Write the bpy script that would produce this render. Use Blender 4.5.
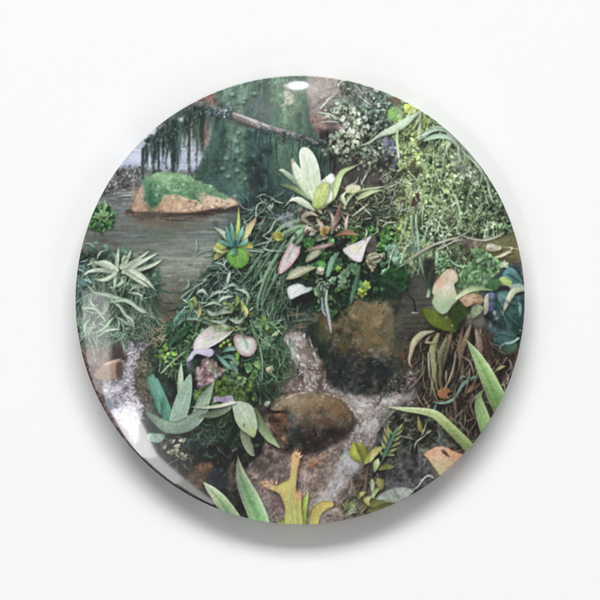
import bpy, bmesh, math, random
import numpy as np
from mathutils import Vector

for o in list(bpy.data.objects):
    bpy.data.objects.remove(o)
scene = bpy.context.scene

# ------------------------------------------------------------------ scale
PX = 0.057 / 447.0              # metres for one photograph pixel (a 57 mm button)
BR = 224.6                      # button radius in photograph pixels
R = BR * PX
CX, CY = 300.1, 299.9           # button centre in the photograph
RIM_Z = 0.0029                  # height of the rim above the surface it lies on
CAM_D = 1.2

# ------------------------------------------------------------------ camera
cam_d = bpy.data.cameras.new('camera')
cam = bpy.data.objects.new('camera', cam_d)
scene.collection.objects.link(cam)
cam.location = ((300 - CX) * PX, -(300 - CY) * PX, CAM_D)
cam_d.sensor_width = 36.0
cam_d.lens = 36.0 * (CAM_D - RIM_Z) / (600 * PX)
cam_d.clip_start, cam_d.clip_end = 0.05, 50.0
scene.camera = cam

# ------------------------------------------------------------------ world and studio lamps
world = bpy.data.worlds.new('World')
scene.world = world
world.use_nodes = True
bg = world.node_tree.nodes['Background']
bg.inputs['Color'].default_value = (1.0, 1.0, 1.0, 1)
bg.inputs['Strength'].default_value = 0.19

def lamp(name, zen, az, dist, sx, sy, radiance, shape='RECTANGLE', roll=0.0):
    """area lamp, zen degrees from straight up, az degrees counter-clockwise from the right of the photo"""
    L = bpy.data.lights.new(name, 'AREA')
    L.shape = shape
    L.size, L.size_y = sx, sy
    area = sx * sy * (math.pi / 4 if shape in ('ELLIPSE', 'DISK') else 1)
    L.energy = radiance * area * math.pi
    o = bpy.data.objects.new(name, L)
    z, a = math.radians(zen), math.radians(az)
    d = Vector((math.sin(z) * math.cos(a), math.sin(z) * math.sin(a), math.cos(z)))
    o.location = d * dist
    q = d.to_track_quat('Z', 'Y')
    o.rotation_euler = q.to_euler()
    o.rotation_euler.rotate_axis('Z', math.radians(roll))
    scene.collection.objects.link(o)
    return o

def flat_lamp(name, x, y, along, sx, sy, radiance, h=1.5):
    """window like lamp in the level plane h above the button, facing down; x, y, sx, sy as fractions of h"""
    L = bpy.data.lights.new(name, 'AREA')
    L.shape, L.size, L.size_y = 'RECTANGLE', sx * h, sy * h
    L.energy = radiance * sx * sy * h * h * math.pi
    o = bpy.data.objects.new(name, L)
    o.location = (x * h, y * h, h)
    o.rotation_euler = (0, 0, math.radians(along))
    scene.collection.objects.link(o)
    return o

lamp('key_softbox', 52, 90, 3.2, 3.2, 0.90, 14.0)
lamp('side_softbox', 52, 174, 3.2, 1.8, 0.80, 1.4)
lamp('side_softbox', 52, 6, 3.2, 1.8, 0.80, 1.7)
lamp('low_softbox', 54, 270, 3.2, 2.4, 0.80, 1.1)
lamp('small_lamp', 34.2, 90.4, 1.5, 0.070, 0.026, 60.0, 'ELLIPSE')
flat_lamp('bright_window', -0.5275, -0.423, -69.0, 0.185, 0.100, 11.0)
flat_lamp('dim_window', -0.438, -0.541, -44.0, 0.135, 0.070, 6.5)
flat_lamp('dim_window', -0.335, -0.617, -40.0, 0.150, 0.044, 4.2)
flat_lamp('pale_window', -0.64, -0.14, 0, 0.10, 0.32, 3.4)

scene.view_settings.view_transform = 'Standard'
scene.view_settings.look = 'None'
scene.view_settings.exposure = 0.0
scene.view_settings.gamma = 1.0

# ------------------------------------------------------------------ painter for the print (sRGB values 0..255, photo pixel coordinates)
PRINT_GAIN, PRINT_BASE, CARD = 1.0, 0.010, 0.915
S = 2.2
X0, Y0, SPAN = 70.0, 70.0, 460.0
W = int(SPAN * S)
img = np.zeros((W, W, 3), np.float32)
idm = np.zeros((W, W), np.int16)
rng = np.random.default_rng(11)
rnd = random.Random(5)
YY, XX = np.mgrid[0:W, 0:W].astype(np.float32)
XP = XX / S + X0
YP = YY / S + Y0

def noise(sx, sy=None, octv=3, seed=0):
    """smooth noise, feature size in photo pixels, about unit spread"""
    sy = sy or sx
    r = np.random.default_rng(seed)
    out = np.zeros((W, W), np.float32)
    amp = 1.0
    for o in range(octv):
        cx, cy = max(1.2, sx * S / 2 ** o), max(1.2, sy * S / 2 ** o)
        nx, ny = int(W / cx) + 3, int(W / cy) + 3
        g = r.standard_normal((ny, nx)).astype(np.float32)
        fx, fy = XX[0] / cx, YY[:, 0] / cy
        ix, iy = fx.astype(int), fy.astype(int)
        tx, ty = fx - ix, fy - iy
        tx, ty = tx * tx * (3 - 2 * tx), ty * ty * (3 - 2 * ty)
        top = g[iy][:, ix] * (1 - tx) + g[iy][:, ix + 1] * tx
        bot = g[iy + 1][:, ix] * (1 - tx) + g[iy + 1][:, ix + 1] * tx
        out += amp * (top * (1 - ty)[:, None] + bot * ty[:, None])
        amp *= 0.6
    return out / out.std()

N_FINE = noise(1.3, octv=1, seed=1)
N_MED = noise(5, octv=3, seed=2)
N_BIG = noise(28, octv=3, seed=3)
N_VERT = noise(2.2, 16, 3, seed=4)
N_HORZ = noise(22, 2.0, 3, seed=5)
N_GRAIN = noise(2.0, octv=2, seed=6)
N_ROCK = noise(9, octv=4, seed=7)
N_CLUMP = noise(11, octv=2, seed=8)
N_SOFT = noise(16, octv=1, seed=9)

PARTS = [None]                  # (name, parent index, label)
def part(name, parent=0, label=None):
    PARTS.append((name, parent, label))
    return len(PARTS) - 1

def rgb(c):
    return np.array(c, np.float32)

def spline(a, n):
    a = np.asarray(a, np.float32)
    if len(a) == 2:
        t = np.linspace(0, 1, n)[:, None]
        return a[0] * (1 - t) + a[1] * t
    p = np.vstack([2 * a[0] - a[1], a, 2 * a[-1] - a[-2]])
    t = np.linspace(0, len(a) - 1 - 1e-4, n)
    k = t.astype(int)
    f = (t - k)[:, None]
    p0, p1, p2, p3 = p[k], p[k + 1], p[k + 2], p[k + 3]
    return 0.5 * (2 * p1 + (p2 - p0) * f + (2 * p0 - 5 * p1 + 4 * p2 - p3) * f ** 2 + (3 * p1 - p0 - 3 * p2 + p3) * f ** 3)

def box(x0, y0, x1, y1):
    a = max(0, int((x0 - X0) * S)); b = min(W, int((x1 - X0) * S) + 2)
    c = max(0, int((y0 - Y0) * S)); d = min(W, int((y1 - Y0) * S) + 2)
    if a >= b or c >= d:
        return None
    return (slice(c, d), slice(a, b))

def blend(sl, al, col, i=None):
    reg = img[sl]
    reg += al[..., None] * (col - reg)
    if i is not None:
        m = idm[sl]
        m[al > 0.5] = i

def shade(sl, al, k):
    img[sl] *= (1 - k * al)[..., None]

LEAF = [0.12, 0.72, 1.0, 0.8, 0.06]
BLADE = [0.85, 1.0, 0.85, 0.5, 0.05]
EVEN = [1, 1, 1]

def stroke(pts, w, col, i=None, tip=None, prof=None, edge=None, mid=None, midw=0.14, side=0.14, a=1.0, f=0.7, nz=0.06,
           sh=0.35, vein=0.0, vk=9, ew=0.35, so=(1.0, 1.8), lg=0.12):
    """a leaf, blade or strand along a smooth centre line; w is the half width"""
    pts = np.asarray(pts, np.float32)
    L = float(np.sqrt((np.diff(pts, axis=0) ** 2).sum(1)).sum())
    n = int(min(36, max(5, L / 3.0))) if len(pts) > 2 else int(min(16, max(5, L / 4)))
    P = spline(pts, n)
    t = np.linspace(0, 1, n)
    if np.ndim(w) > 0:
        hw = np.interp(t, np.linspace(0, 1, len(w)), w)
    else:
        pr = prof or LEAF
        hw = w * np.interp(t, np.linspace(0, 1, len(pr)), pr)
    wm = float(hw.max())
    pad = wm + f + 1
    if sh:
        pad += 4
    sl = box(P[:, 0].min() - pad, P[:, 1].min() - pad, P[:, 0].max() + pad, P[:, 1].max() + pad)
    if sl is None:
        return
    px, py = XP[sl], YP[sl]
    best = np.full(px.shape, 1e9, np.float32)
    T = np.zeros(px.shape, np.float32); Dd = np.zeros(px.shape, np.float32)
    for k in range(n - 1):
        ax, ay = P[k]; bx, by = P[k + 1]
        dx, dy = bx - ax, by - ay
        l2 = dx * dx + dy * dy + 1e-9
        s = np.clip(((px - ax) * dx + (py - ay) * dy) / l2, 0, 1)
        ex, ey = px - ax - s * dx, py - ay - s * dy
        d2 = ex * ex + ey * ey
        m = d2 < best
        best[m] = d2[m]
        T[m] = (k + s[m]) / (n - 1)
        Dd[m] = np.sign(dx * ey - dy * ex)[m]
    d = np.sqrt(best)
    ww = np.interp(T.ravel(), t, hw).reshape(T.shape).astype(np.float32)
    if sh:
        ox, oy = int(so[0] * S), int(so[1] * S)
        sa = np.clip((ww + 2.2 - d) / 4.6, 0, 1); sa = sa * sa * (3 - 2 * sa) * sh * a * 0.85
        sa = np.roll(np.roll(sa, oy, 0), ox, 1)
        sa[:oy] = 0
        shade(sl, sa, 1.0)
    al = np.clip((ww - d) / f + 0.5, 0, 1) * a
    u = Dd * d / np.maximum(ww, 0.3)
    c0 = rgb(col)
    c = np.broadcast_to(c0, px.shape + (3,)).copy()
    if tip is not None:
        c += T[..., None] ** 1.3 * (rgb(tip) - c0)
    if edge is not None:
        e = 0.62 * np.clip((np.abs(u) - (1 - ew)) / ew, 0, 1)[..., None]
        c += e * (rgb(edge) - c)
    if mid is not None:
        e = np.exp(-(u / midw) ** 2)[..., None] * 0.8
        c += e * (rgb(mid) - c)
    k = 1 + side * u + nz * 0.45 * N_SOFT[sl] + nz * 0.35 * N_FINE[sl] + (0.035 * np.sin(u * 10.0) if wm > 2.2 else 0) + lg * np.sin(T * 4.2 + (P[0, 0] * 7.3 + P[0, 1] * 3.1) % 6.28)
    if vein:
        k = k + vein * np.sin((T * vk - np.abs(u) * 0.9) * 6.283)
    blend(sl, al, c * k[..., None], i)

def inside(pts, sl, f):
    px, py = XP[sl], YP[sl]
    ins = np.zeros(px.shape, bool)
    best = np.full(px.shape, 1e9, np.float32)
    n = len(pts)
    for k in range(n):
        ax, ay = pts[k]; bx, by = pts[(k + 1) % n]
        dx, dy = bx - ax, by - ay
        if abs(dy) > 1e-6:
            c = ((ay > py) != (by > py)) & (px < dx * (py - ay) / dy + ax)
            ins ^= c
        s = np.clip(((px - ax) * dx + (py - ay) * dy) / (dx * dx + dy * dy + 1e-9), 0, 1)
        ex, ey = px - ax - s * dx, py - ay - s * dy
        best = np.minimum(best, ex * ex + ey * ey)
    sd = np.sqrt(best) * np.where(ins, 1, -1)
    return sd, np.clip(sd / f + 0.5, 0, 1)

def closed(pts, smooth=True, per=4):
    a = np.asarray(pts, np.float32)
    if not smooth:
        return a
    p = np.vstack([a[-1], a, a[0], a[1]])
    out = []
    for k in range(len(a)):
        p0, p1, p2, p3 = p[k], p[k + 1], p[k + 2], p[k + 3]
        for s in range(per):
            f = s / per
            out.append(0.5 * (2 * p1 + (p2 - p0) * f + (2 * p0 - 5 * p1 + 4 * p2 - p3) * f ** 2 + (3 * p1 - p0 - 3 * p2 + p3) * f ** 3))
    return np.array(out, np.float32)

def blob(pts, col, i=None, col2=None, d=(0, 1), nz=0.08, tex=None, tk=0.0, edge=None, ew=3.0, f=0.8, a=1.0, sh=0.0, smooth=True,
         rag=0.0, rn=None, so=(1.5, 2.5), contrast=None):
    """a closed outline filled with a gradient, noise and an optional rim colour"""
    P = closed(pts, smooth)
    pad = f + 3 + (5 if sh else 0) + rag * 2
    sl = box(P[:, 0].min() - pad, P[:, 1].min() - pad, P[:, 0].max() + pad, P[:, 1].max() + pad)
    if sl is None:
        return
    sd, al = inside(P, sl, f)
    if rag:
        sd = sd + rag * (N_MED if rn is None else rn)[sl]
        al = np.clip(sd / f + 0.5, 0, 1)
    if sh:
        ox, oy = int(so[0] * S), int(so[1] * S)
        sa = np.clip((sd + 3.0) / 6.5, 0, 1); sa = sa * sa * (3 - 2 * sa) * sh
        sa = np.roll(np.roll(sa, oy, 0), ox, 1); sa[:oy] = 0
        shade(sl, sa, 1.0)
    c = np.broadcast_to(rgb(col), sd.shape + (3,)).copy()
    if col2 is not None:
        q = (P * np.array(d)).sum(1)
        g = (XP[sl] * d[0] + YP[sl] * d[1] - q.min()) / (q.max() - q.min() + 1e-6)
        c += np.clip(g, 0, 1)[..., None] * (rgb(col2) - c)
    if edge is not None:
        e = np.clip(1 - sd / ew, 0, 1)[..., None]
        c += e * (rgb(edge) - c)
    k = 1 + nz * (N_MED[sl] if nz > 0.075 else N_SOFT[sl] * 0.8) + nz * 0.4 * N_FINE[sl]
    if tex is not None:
        k = k + tk * tex[sl]
    blend(sl, al * a, c * np.clip(k, 0.15, 2.2)[..., None], i)

def soft(x, y, rx, ry, col, a=0.6, i=None, p=1.0, rag=0.0):
    """a soft patch of colour"""
    sl = box(x - rx * 1.6, y - ry * 1.6, x + rx * 1.6, y + ry * 1.6)
    if sl is None:
        return
    q = ((XP[sl] - x) / rx) ** 2 + ((YP[sl] - y) / ry) ** 2
    if rag:
        q = q * (1 + rag * N_MED[sl])
    al = a * np.exp(-np.clip(q, 0, 9) ** p * 1.2)
    al = np.where(q > 2.5, al * np.clip((3.2 - q) / 0.7, 0, 1), al)
    blend(sl, al, rgb(col), i)

def lit(x, y):
    return 1 + 0.15 * float(np.clip(N_CLUMP[min(W - 1, max(0, int((y - Y0) * S))), min(W - 1, max(0, int((x - X0) * S)))], -1.6, 1.8))

def pick(pal):
    c = rgb(rnd.choice(pal))
    return c * rnd.uniform(0.85, 1.15)

def inpoly(x, y, P):
    c = False
    n = len(P)
    for k in range(n):
        ax, ay = P[k]; bx, by = P[(k + 1) % n]
        if (ay > y) != (by > y) and x < (bx - ax) * (y - ay) / (by - ay) + ax:
            c = not c
    return c

def spots(P, n):
    xs = [p[0] for p in P]; ys = [p[1] for p in P]
    out = []
    while len(out) < n:
        x, y = rnd.uniform(min(xs), max(xs)), rnd.uniform(min(ys), max(ys))
        if inpoly(x, y, P):
            out.append((x, y))
    return out

def strands(P, n, pal, i, ln=(10, 26), w=(0.5, 1.0), ang=90, spread=50, curl=0.5, sh=0.25, srt=True, a=(0.6, 1.0)):
    """fine curling strands inside an outline"""
    sp = spots(P, n)
    if srt:
        sp.sort(key=lambda q: q[1])
    for x, y in sp:
        g = ang(x, y) if callable(ang) else ang
        th = math.radians(g + rnd.uniform(-spread, spread))
        L = rnd.uniform(*ln); pts = [(x, y)]
        cv = rnd.uniform(-curl, curl)
        for k in range(3):
            th += cv + rnd.uniform(-0.25, 0.25)
            pts.append((pts[-1][0] + math.cos(th) * L / 3, pts[-1][1] + math.sin(th) * L / 3))
        c = pick(pal) * lit(x, y)
        stroke(pts, rnd.uniform(*w) * 0.82, c, i, tip=c * rnd.uniform(0.85, 1.25), prof=[0.7, 1, 1, 0.8, 0.3], sh=sh, a=rnd.uniform(*a), side=0.2, so=(0.6, 1.2))

def leaves(P, n, pal, i, ln=(5, 10), w=(1.2, 2.4), ang=90, spread=180, sh=0.35, mid=True, a=(0.8, 1.0), edge=None):
    sp = spots(P, n); sp.sort(key=lambda q: q[1])
    for x, y in sp:
        g = ang(x, y) if callable(ang) else ang
        th = math.radians(g + rnd.uniform(-spread, spread)); L = rnd.uniform(*ln); b = rnd.uniform(-0.5, 0.5)
        p1 = (x + math.cos(th) * L * .5, y + math.sin(th) * L * .5)
        p2 = (p1[0] + math.cos(th + b) * L * .5, p1[1] + math.sin(th + b) * L * .5)
        c = pick(pal) * lit(x, y)
        stroke([(x, y), p1, p2], rnd.uniform(*w), c * 0.85, i, tip=c * 1.1, mid=c * 1.2 if mid else None, sh=sh, side=rnd.choice((-.22, .22)),
               a=rnd.uniform(*a), edge=edge)

def flecks(P, n, pal, i, r=(0.6, 1.8), a=(0.5, 0.95), sh=0.25):
    """small irregular crumbs of light"""
    for x, y in spots(P, n):
        th = rnd.uniform(0, 6.28); L = rnd.uniform(*r) * 1.6
        stroke([(x, y), (x + math.cos(th) * L, y + math.sin(th) * L)], rnd.uniform(*r), pick(pal) * lit(x, y), i, prof=[0.6, 1, 0.7], sh=sh, a=rnd.uniform(*a), f=1.0, so=(0.5, 0.9))

def frond(pts, n, ll, w, col, i, tip=None, taper=True, sh=0.3, ang=65, rib=None, a=1.0):
    """a fern frond: leaflets in pairs on a curved rib"""
    q = spline(np.asarray(pts, np.float32), n + 2)
    stroke(pts, 0.6, rib if rib is not None else rgb(col) * 0.8, i, prof=EVEN, sh=sh)
    for k in range(1, n + 1):
        d = q[k + 1] - q[k - 1]; th = math.atan2(d[1], d[0]); s = k / (n + 1)
        L = ll * (math.sin(min(1, s * 1.15 + 0.12) * math.pi) * 0.75 + 0.25 if taper else 1)
        for sg in (-1, 1):
            t2 = th + sg * math.radians(ang)
            c = rgb(col) * rnd.uniform(0.85, 1.15)
            stroke([q[k], q[k] + np.array([math.cos(t2), math.sin(t2)]) * L * .55, q[k] + np.array([math.cos(t2 - sg * .25), math.sin(t2 - sg * .25)]) * L],
                   w, c, i, tip=tip, sh=sh, a=a)

def cutleaf(x, y, r, col, i, lobes=5, ang=90, spread=75, tip=None, sh=0.3, w=0.28):
    """a leaf cut into lobes like a hand"""
    for k in range(lobes):
        th = math.radians(ang + (k / (lobes - 1) - 0.5) * 2 * spread); c = rgb(col) * rnd.uniform(0.85, 1.15)
        L = r * (1 - 0.25 * abs(k / (lobes - 1) - 0.5) * 2)
        stroke([(x, y), (x + math.cos(th) * L * .6, y + math.sin(th) * L * .6), (x + math.cos(th) * L, y + math.sin(th) * L)], r * w, c, i, tip=tip,
               prof=[0.5, 0.8, 1.0, 0.9, 0.25], sh=sh, mid=c * 1.15)

# ------------------------------------------------------------------ the printed picture, far things first
# --- water of the pond
water = part('printed_pond', label='grey brown pond water with thin pale ripples')
img[:] = rgb((92, 92, 86)); idm[:] = water
def wash(c0, c1, y0, y1, x0=70, x1=530):
    sl = box(x0, y0, x1, y1)
    g = np.clip((YP[sl] - y0) / (y1 - y0), 0, 1)[..., None]
    img[sl] = rgb(c0) + g * (rgb(c1) - rgb(c0))
wash((150, 158, 170), (108, 114, 114), 150, 190)
wash((108, 114, 114), (104, 112, 108), 190, 235)
wash((104, 112, 108), (122, 127, 116), 235, 262)
wash((122, 127, 116), (96, 93, 84), 262, 345)
wash((92, 88, 79), (66, 60, 54), 345, 530)
sl = box(70, 150, 300, 345)
# long soft ripples: bands that drift up and down, tighter far away and broader near the viewer
drift = 1.1 * noise(80, 30, 1, seed=31) + 0.5 * noise(26, 12, 1, seed=32)
per = 2.6 + 3.2 * np.clip((YP - 185) / 100, 0, 1)
rip = np.sin((YP + drift * 1.5) * 6.283 / per) * np.clip(noise(34, 6, 2, seed=33) * 0.5 + 0.55, 0, 1.3)
rip = rip + 0.55 * noise(30, 5, 2, seed=34)
img[sl] *= (1.0 + 0.045 * rip[sl] + 0.04 * np.tanh(1.6 * noise(24, 4.0, 2, seed=35)[sl]))[..., None]
soft(262, 222, 34, 12, (62, 78, 72), .6, rag=.5); soft(228, 218, 14, 8, (78, 88, 82), .5, rag=.5); soft(196, 262, 44, 20, (140, 146, 136), .35, rag=.3); soft(120, 232, 26, 14, (88, 92, 90), .45, rag=.4)
for k in range(330):                                     # lens shaped facets of the ripples: sky and dark bank by turns
    y = 192 + 105 * rnd.random(); x = rnd.uniform(84, 292); t = (y - 190) / 105
    c = pick([(168, 176, 172), (150, 158, 152), (72, 78, 74), (60, 66, 62), (96, 104, 98), (182, 188, 182)])
    soft(x, y, rnd.uniform(4, 13) * (.7 + .6 * t), rnd.uniform(.5, 1.15) * (.8 + .6 * t), c, rnd.uniform(.15, .45), rag=.35)
for (x, y, L) in ((165, 259, 26), (178, 263, 34), (160, 267, 30), (183, 270, 22), (158, 253, 16), (205, 255, 18), (170, 240, 20), (186, 232, 26), (205, 220, 22), (150, 276, 20), (178, 280, 14), (214, 214, 24), (196, 247, 26)):
    stroke([(x, y), (x + L / 2, y - .8), (x + L, y - .4)], 1.0, (176, 180, 168), None, prof=[.1, 1, .8, .1], sh=0, a=.4, f=2.6)
soft(170, 310, 30, 18, (102, 84, 68), .55, rag=.5)
soft(176, 325, 18, 12, (112, 90, 74), .5, rag=.5)
soft(158, 222, 26, 9, (116, 90, 74), .55, rag=.3); soft(190, 222, 22, 8, (112, 96, 82), .4, rag=.3); soft(160, 236, 20, 10, (84, 98, 84), .45, rag=.3)
soft(170, 228, 16, 16, (96, 104, 84), .4, rag=.3)
soft(100, 240, 20, 10, (86, 82, 76), .6, rag=.3)
for k in range(60):                                     # twigs and dim debris in the shallow end
    x, y = rnd.uniform(140, 190), rnd.uniform(282, 345); th = rnd.uniform(-.9, 1.2); L = rnd.uniform(4, 14)
    stroke([(x, y), (x + L * math.cos(th), y + L * math.sin(th))], rnd.uniform(.4, .9), pick([(140, 132, 116), (58, 54, 48), (120, 124, 112), (112, 84, 66)]), None, prof=[.4, 1, .3], sh=.1, a=.7)

# --- pebbly rapids and the bright fall behind the moss
fall = part('printed_waterfall', label='pale bluish falling water behind hanging moss')
blob([(100, 168), (122, 138), (150, 128), (190, 130), (232, 140), (232, 168), (200, 171), (160, 176), (128, 172), (100, 178)], (178, 184, 200), fall, (150, 158, 176), nz=.05, tex=N_HORZ, tk=.05, f=3)
soft(140, 158, 18, 9, (200, 208, 234), .85); soft(200, 158, 14, 8, (178, 178, 196), .7); soft(128, 166, 14, 6, (176, 188, 216), .7)
soft(185, 135, 20, 12, (134, 130, 124), .8, rag=.4)
rap = part('printed_rapids', label='broken grey water over pebbles')
blob([(90, 200), (108, 170), (140, 167), (170, 172), (200, 172), (205, 190), (132, 193), (118, 192)], (112, 114, 114), rap, (98, 102, 104), tex=N_GRAIN, tk=.12, f=4, rag=1.0)
flecks([(92, 196), (110, 168), (142, 166), (140, 186), (118, 194)], 260, [(146, 146, 144), (60, 62, 66), (124, 120, 112), (168, 172, 180), (84, 84, 84)], rap, (.6, 1.5))
flecks([(140, 168), (205, 166), (205, 180), (142, 178)], 90, [(150, 150, 156), (76, 80, 84), (116, 116, 120)], rap, (.6, 1.5))
for k in range(26):
    x, y = rnd.uniform(98, 130), rnd.uniform(188, 206); L = rnd.uniform(5, 16)
    stroke([(x, y), (x + L, y + rnd.uniform(-1, 1))], .8, pick([(150, 154, 156), (70, 74, 76)]), None, prof=[.2, 1, .2], sh=0, a=.7)

# --- reddish cliff left and right of the trunk
cliff = part('printed_cliff', label='pinkish brown rock wall')
blob([(175, 112), (196, 92), (228, 76), (232, 130), (214, 160), (206, 158), (198, 140), (186, 128)], (136, 122, 116), cliff, (128, 122, 116), tex=N_VERT, tk=.1, f=3)
blob([(188, 104), (222, 82), (224, 108), (202, 106)], (134, 104, 96), cliff, nz=.12, f=3)
soft(203, 124, 3.4, 22, (76, 54, 52), .85); soft(210, 132, 4, 18, (160, 148, 140), .6); soft(199, 130, 3, 10, (96, 84, 82), .7)
blob([(296, 70), (360, 72), (400, 90), (430, 112), (420, 150), (330, 180), (308, 150), (298, 110)], (146, 136, 130), cliff, (112, 104, 98), tex=N_ROCK, tk=.10, f=4)
soft(318, 92, 26, 20, (164, 156, 150), .7, rag=.4); soft(326, 122, 20, 14, (138, 114, 110), .75, rag=.5); soft(330, 118, 12, 10, (158, 140, 134), .5, rag=.4)
blob([(310, 130), (314, 117), (326, 108), (334, 112), (334, 132), (312, 138)], (142, 122, 116), cliff, (126, 104, 100), nz=.08, edge=(100, 84, 82), ew=2.5, f=2, tex=N_ROCK, tk=.08)
stroke([(308, 112), (316, 106), (324, 100), (336, 96)], 2.0, (116, 108, 102), None, prof=EVEN, sh=0, a=.6, f=3)
blob([(372, 76), (400, 88), (424, 108), (410, 112), (384, 98)], (132, 106, 88), cliff, (118, 100, 84), nz=.12, f=3)
soft(356, 98, 8, 8, (96, 92, 90), .6); soft(400, 100, 10, 6, (112, 92, 70), .7)
flecks([(300, 78), (350, 80), (345, 105), (302, 108)], 70, [(112, 104, 100), (178, 170, 166)], cliff, (.5, 1.1), (.25, .5), 0)
blob([(318, 134), (345, 130), (400, 150), (404, 200), (370, 214), (330, 190), (316, 165)], (60, 58, 54), cliff, (78, 74, 72), tex=N_VERT, tk=.16, f=4)
soft(372, 180, 20, 14, (84, 80, 80), .8, rag=.3)
for k in range(40):
    x, y = rnd.uniform(312, 345), rnd.uniform(136, 165)
    stroke([(x, y), (x + rnd.uniform(-2, 2), y + rnd.uniform(8, 22))], .6, pick([(112, 118, 108), (40, 48, 46), (84, 92, 86)]), None, prof=[.5, 1, .3], sh=0, a=.5)

# --- big mossy trunk
trunk = part('printed_trunk', label='huge green mossy tree trunk with lumpy buttress roots')
blob([(222, 70), (300, 66), (306, 100), (312, 125), (322, 150), (330, 178), (336, 205), (300, 212), (235, 210), (205, 198), (190, 190), (196, 172), (206, 152), (212, 132), (216, 110)], (84, 114, 94), trunk, (38, 70, 62), nz=.10, tex=N_VERT, tk=.08, f=3, rag=.8)
blob([(218, 112), (230, 118), (226, 150), (214, 195), (194, 192), (200, 166), (210, 145)], (64, 94, 80), trunk, (46, 80, 68), nz=.08, tex=N_VERT, tk=.1, f=5)
blob([(252, 100), (262, 92), (270, 130), (268, 170), (276, 205), (250, 208), (252, 160), (246, 130)], (78, 102, 96), trunk, (36, 66, 70), tex=N_VERT, tk=.12, f=6)
soft(256, 110, 14, 14, (98, 116, 110), .6, rag=.3); soft(266, 110, 6, 20, (82, 104, 98), .5)
soft(254, 162, 9, 26, (40, 70, 74), .8); soft(252, 180, 6, 22, (64, 68, 62), .6, rag=.4)
blob([(276, 84), (300, 92), (306, 122), (300, 150), (280, 160), (272, 130)], (112, 146, 114), trunk, (92, 128, 96), nz=.08, f=7, a=.85)
soft(284, 155, 10, 16, (84, 118, 92), .7, rag=.4); soft(300, 165, 8, 18, (80, 112, 98), .5, rag=.4)
stroke([(304, 100), (296, 118), (288, 132)], 2.6, (72, 100, 84), None, prof=EVEN, sh=0, a=.5, f=4)
stroke([(308, 100), (306, 116), (309, 134)], 2.6, (78, 96, 90), None, prof=EVEN, sh=0, a=.6, f=4)
blob([(190, 190), (215, 178), (250, 190), (290, 184), (300, 206), (290, 216), (240, 214), (212, 204)], (46, 72, 72), trunk, (40, 52, 52), tex=N_MED, tk=.12, f=8)
soft(222, 190, 18, 8, (62, 104, 104), .5, rag=.5); soft(285, 185, 12, 8, (58, 96, 98), .5, rag=.5)
blob([(222, 92), (240, 86), (250, 100), (248, 128), (246, 160), (250, 196), (228, 198), (222, 170), (226, 130)], (112, 140, 120), trunk, (62, 100, 86), nz=.09, tex=N_VERT, tk=.05, f=8, a=.75)
blob([(248, 100), (256, 112), (258, 150), (262, 200), (250, 204), (250, 160), (246, 125)], (64, 92, 86), trunk, (34, 60, 64), nz=.09, f=5, a=.8)
stroke([(214, 120), (214, 150), (204, 188)], 4.5, (58, 88, 82), trunk, prof=EVEN, sh=0, a=.55, f=7)
stroke([(276, 110), (272, 150), (280, 196)], 3.5, (66, 98, 86), trunk, prof=EVEN, sh=0, a=.6, f=6)
stroke([(298, 118), (300, 150), (312, 190)], 3.0, (60, 92, 84), trunk, prof=EVEN, sh=0, a=.6, f=6)
blob([(272, 138), (284, 132), (296, 150), (300, 185), (284, 190), (278, 165)], (96, 132, 104), trunk, (70, 104, 92), nz=.1, f=6, a=.6)
soft(256, 186, 4, 14, (88, 76, 62), .55, rag=.5); soft(253, 192, 2.5, 5, (120, 92, 60), .5, rag=.5); soft(262, 112, 12, 10, (108, 120, 116), .6, rag=.3)
soft(258, 180, 8, 22, (30, 46, 46), .7, rag=.6); soft(268, 198, 18, 8, (28, 42, 42), .6, rag=.6); soft(222, 150, 4, 20, (44, 68, 60), .5, rag=.5); soft(312, 170, 6, 18, (34, 52, 48), .6, rag=.5)
soft(232, 196, 16, 5, (66, 112, 112), .6, rag=.6); soft(216, 182, 10, 5, (64, 108, 104), .5, rag=.6); soft(290, 192, 12, 5, (70, 112, 112), .5, rag=.6)
for (x0, x1, y0, y1, c) in ((232, 268, 108, 185, (112, 150, 128)), (224, 238, 78, 112, (110, 146, 122)), (270, 296, 140, 195, (86, 120, 96)), (204, 226, 140, 190, (84, 120, 108))):
    for k in range(34):
        x, y = rnd.uniform(x0, x1), rnd.uniform(y0, y1); s = rnd.uniform(.8, 2.0)
        soft(x + .5, y + 1.1, s * 1.2, s, (46, 78, 68), .55); soft(x, y, s, s * .75, rgb(c) * rnd.uniform(.9, 1.12), .6)
for (x, y, s) in ((238, 132, 2.4), (236, 141, 2.6), (237, 151, 3), (226, 158, 2.6), (240, 160, 2.2), (244, 98, 2.4), (243, 102, 2.2), (232, 94, 2.2), (228, 104, 2.4), (230, 107, 2), (254, 93, 2.4), (237, 170, 2.4), (228, 176, 2.2), (222, 168, 2.0), (245, 178, 2.0)):
    soft(x + 1, y + 2, s * 1.2, s, (36, 66, 58), .9); soft(x, y, s, s * .8, (140, 172, 152), .85)
blob([(284, 86), (291, 84), (294, 96), (292, 104), (286, 107), (281, 106), (285, 98)], (176, 172, 154), trunk, (160, 162, 142), nz=.1, f=2.5, rag=1.2)
for k in range(50):
    x, y = rnd.uniform(205, 320), rnd.uniform(170, 208)
    stroke([(x, y), (x + rnd.uniform(-5, 5), y + rnd.uniform(2, 8))], .6, pick([(76, 120, 116), (28, 44, 48), (64, 100, 104), (92, 130, 120)]), None, prof=[.5, 1, .3], sh=0, a=.5)
strands([(238, 200), (315, 190), (320, 212), (240, 215)], 46, [(96, 128, 120), (124, 146, 134), (48, 68, 64)], trunk, (5, 14), (.4, .7), -60, 60)

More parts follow.
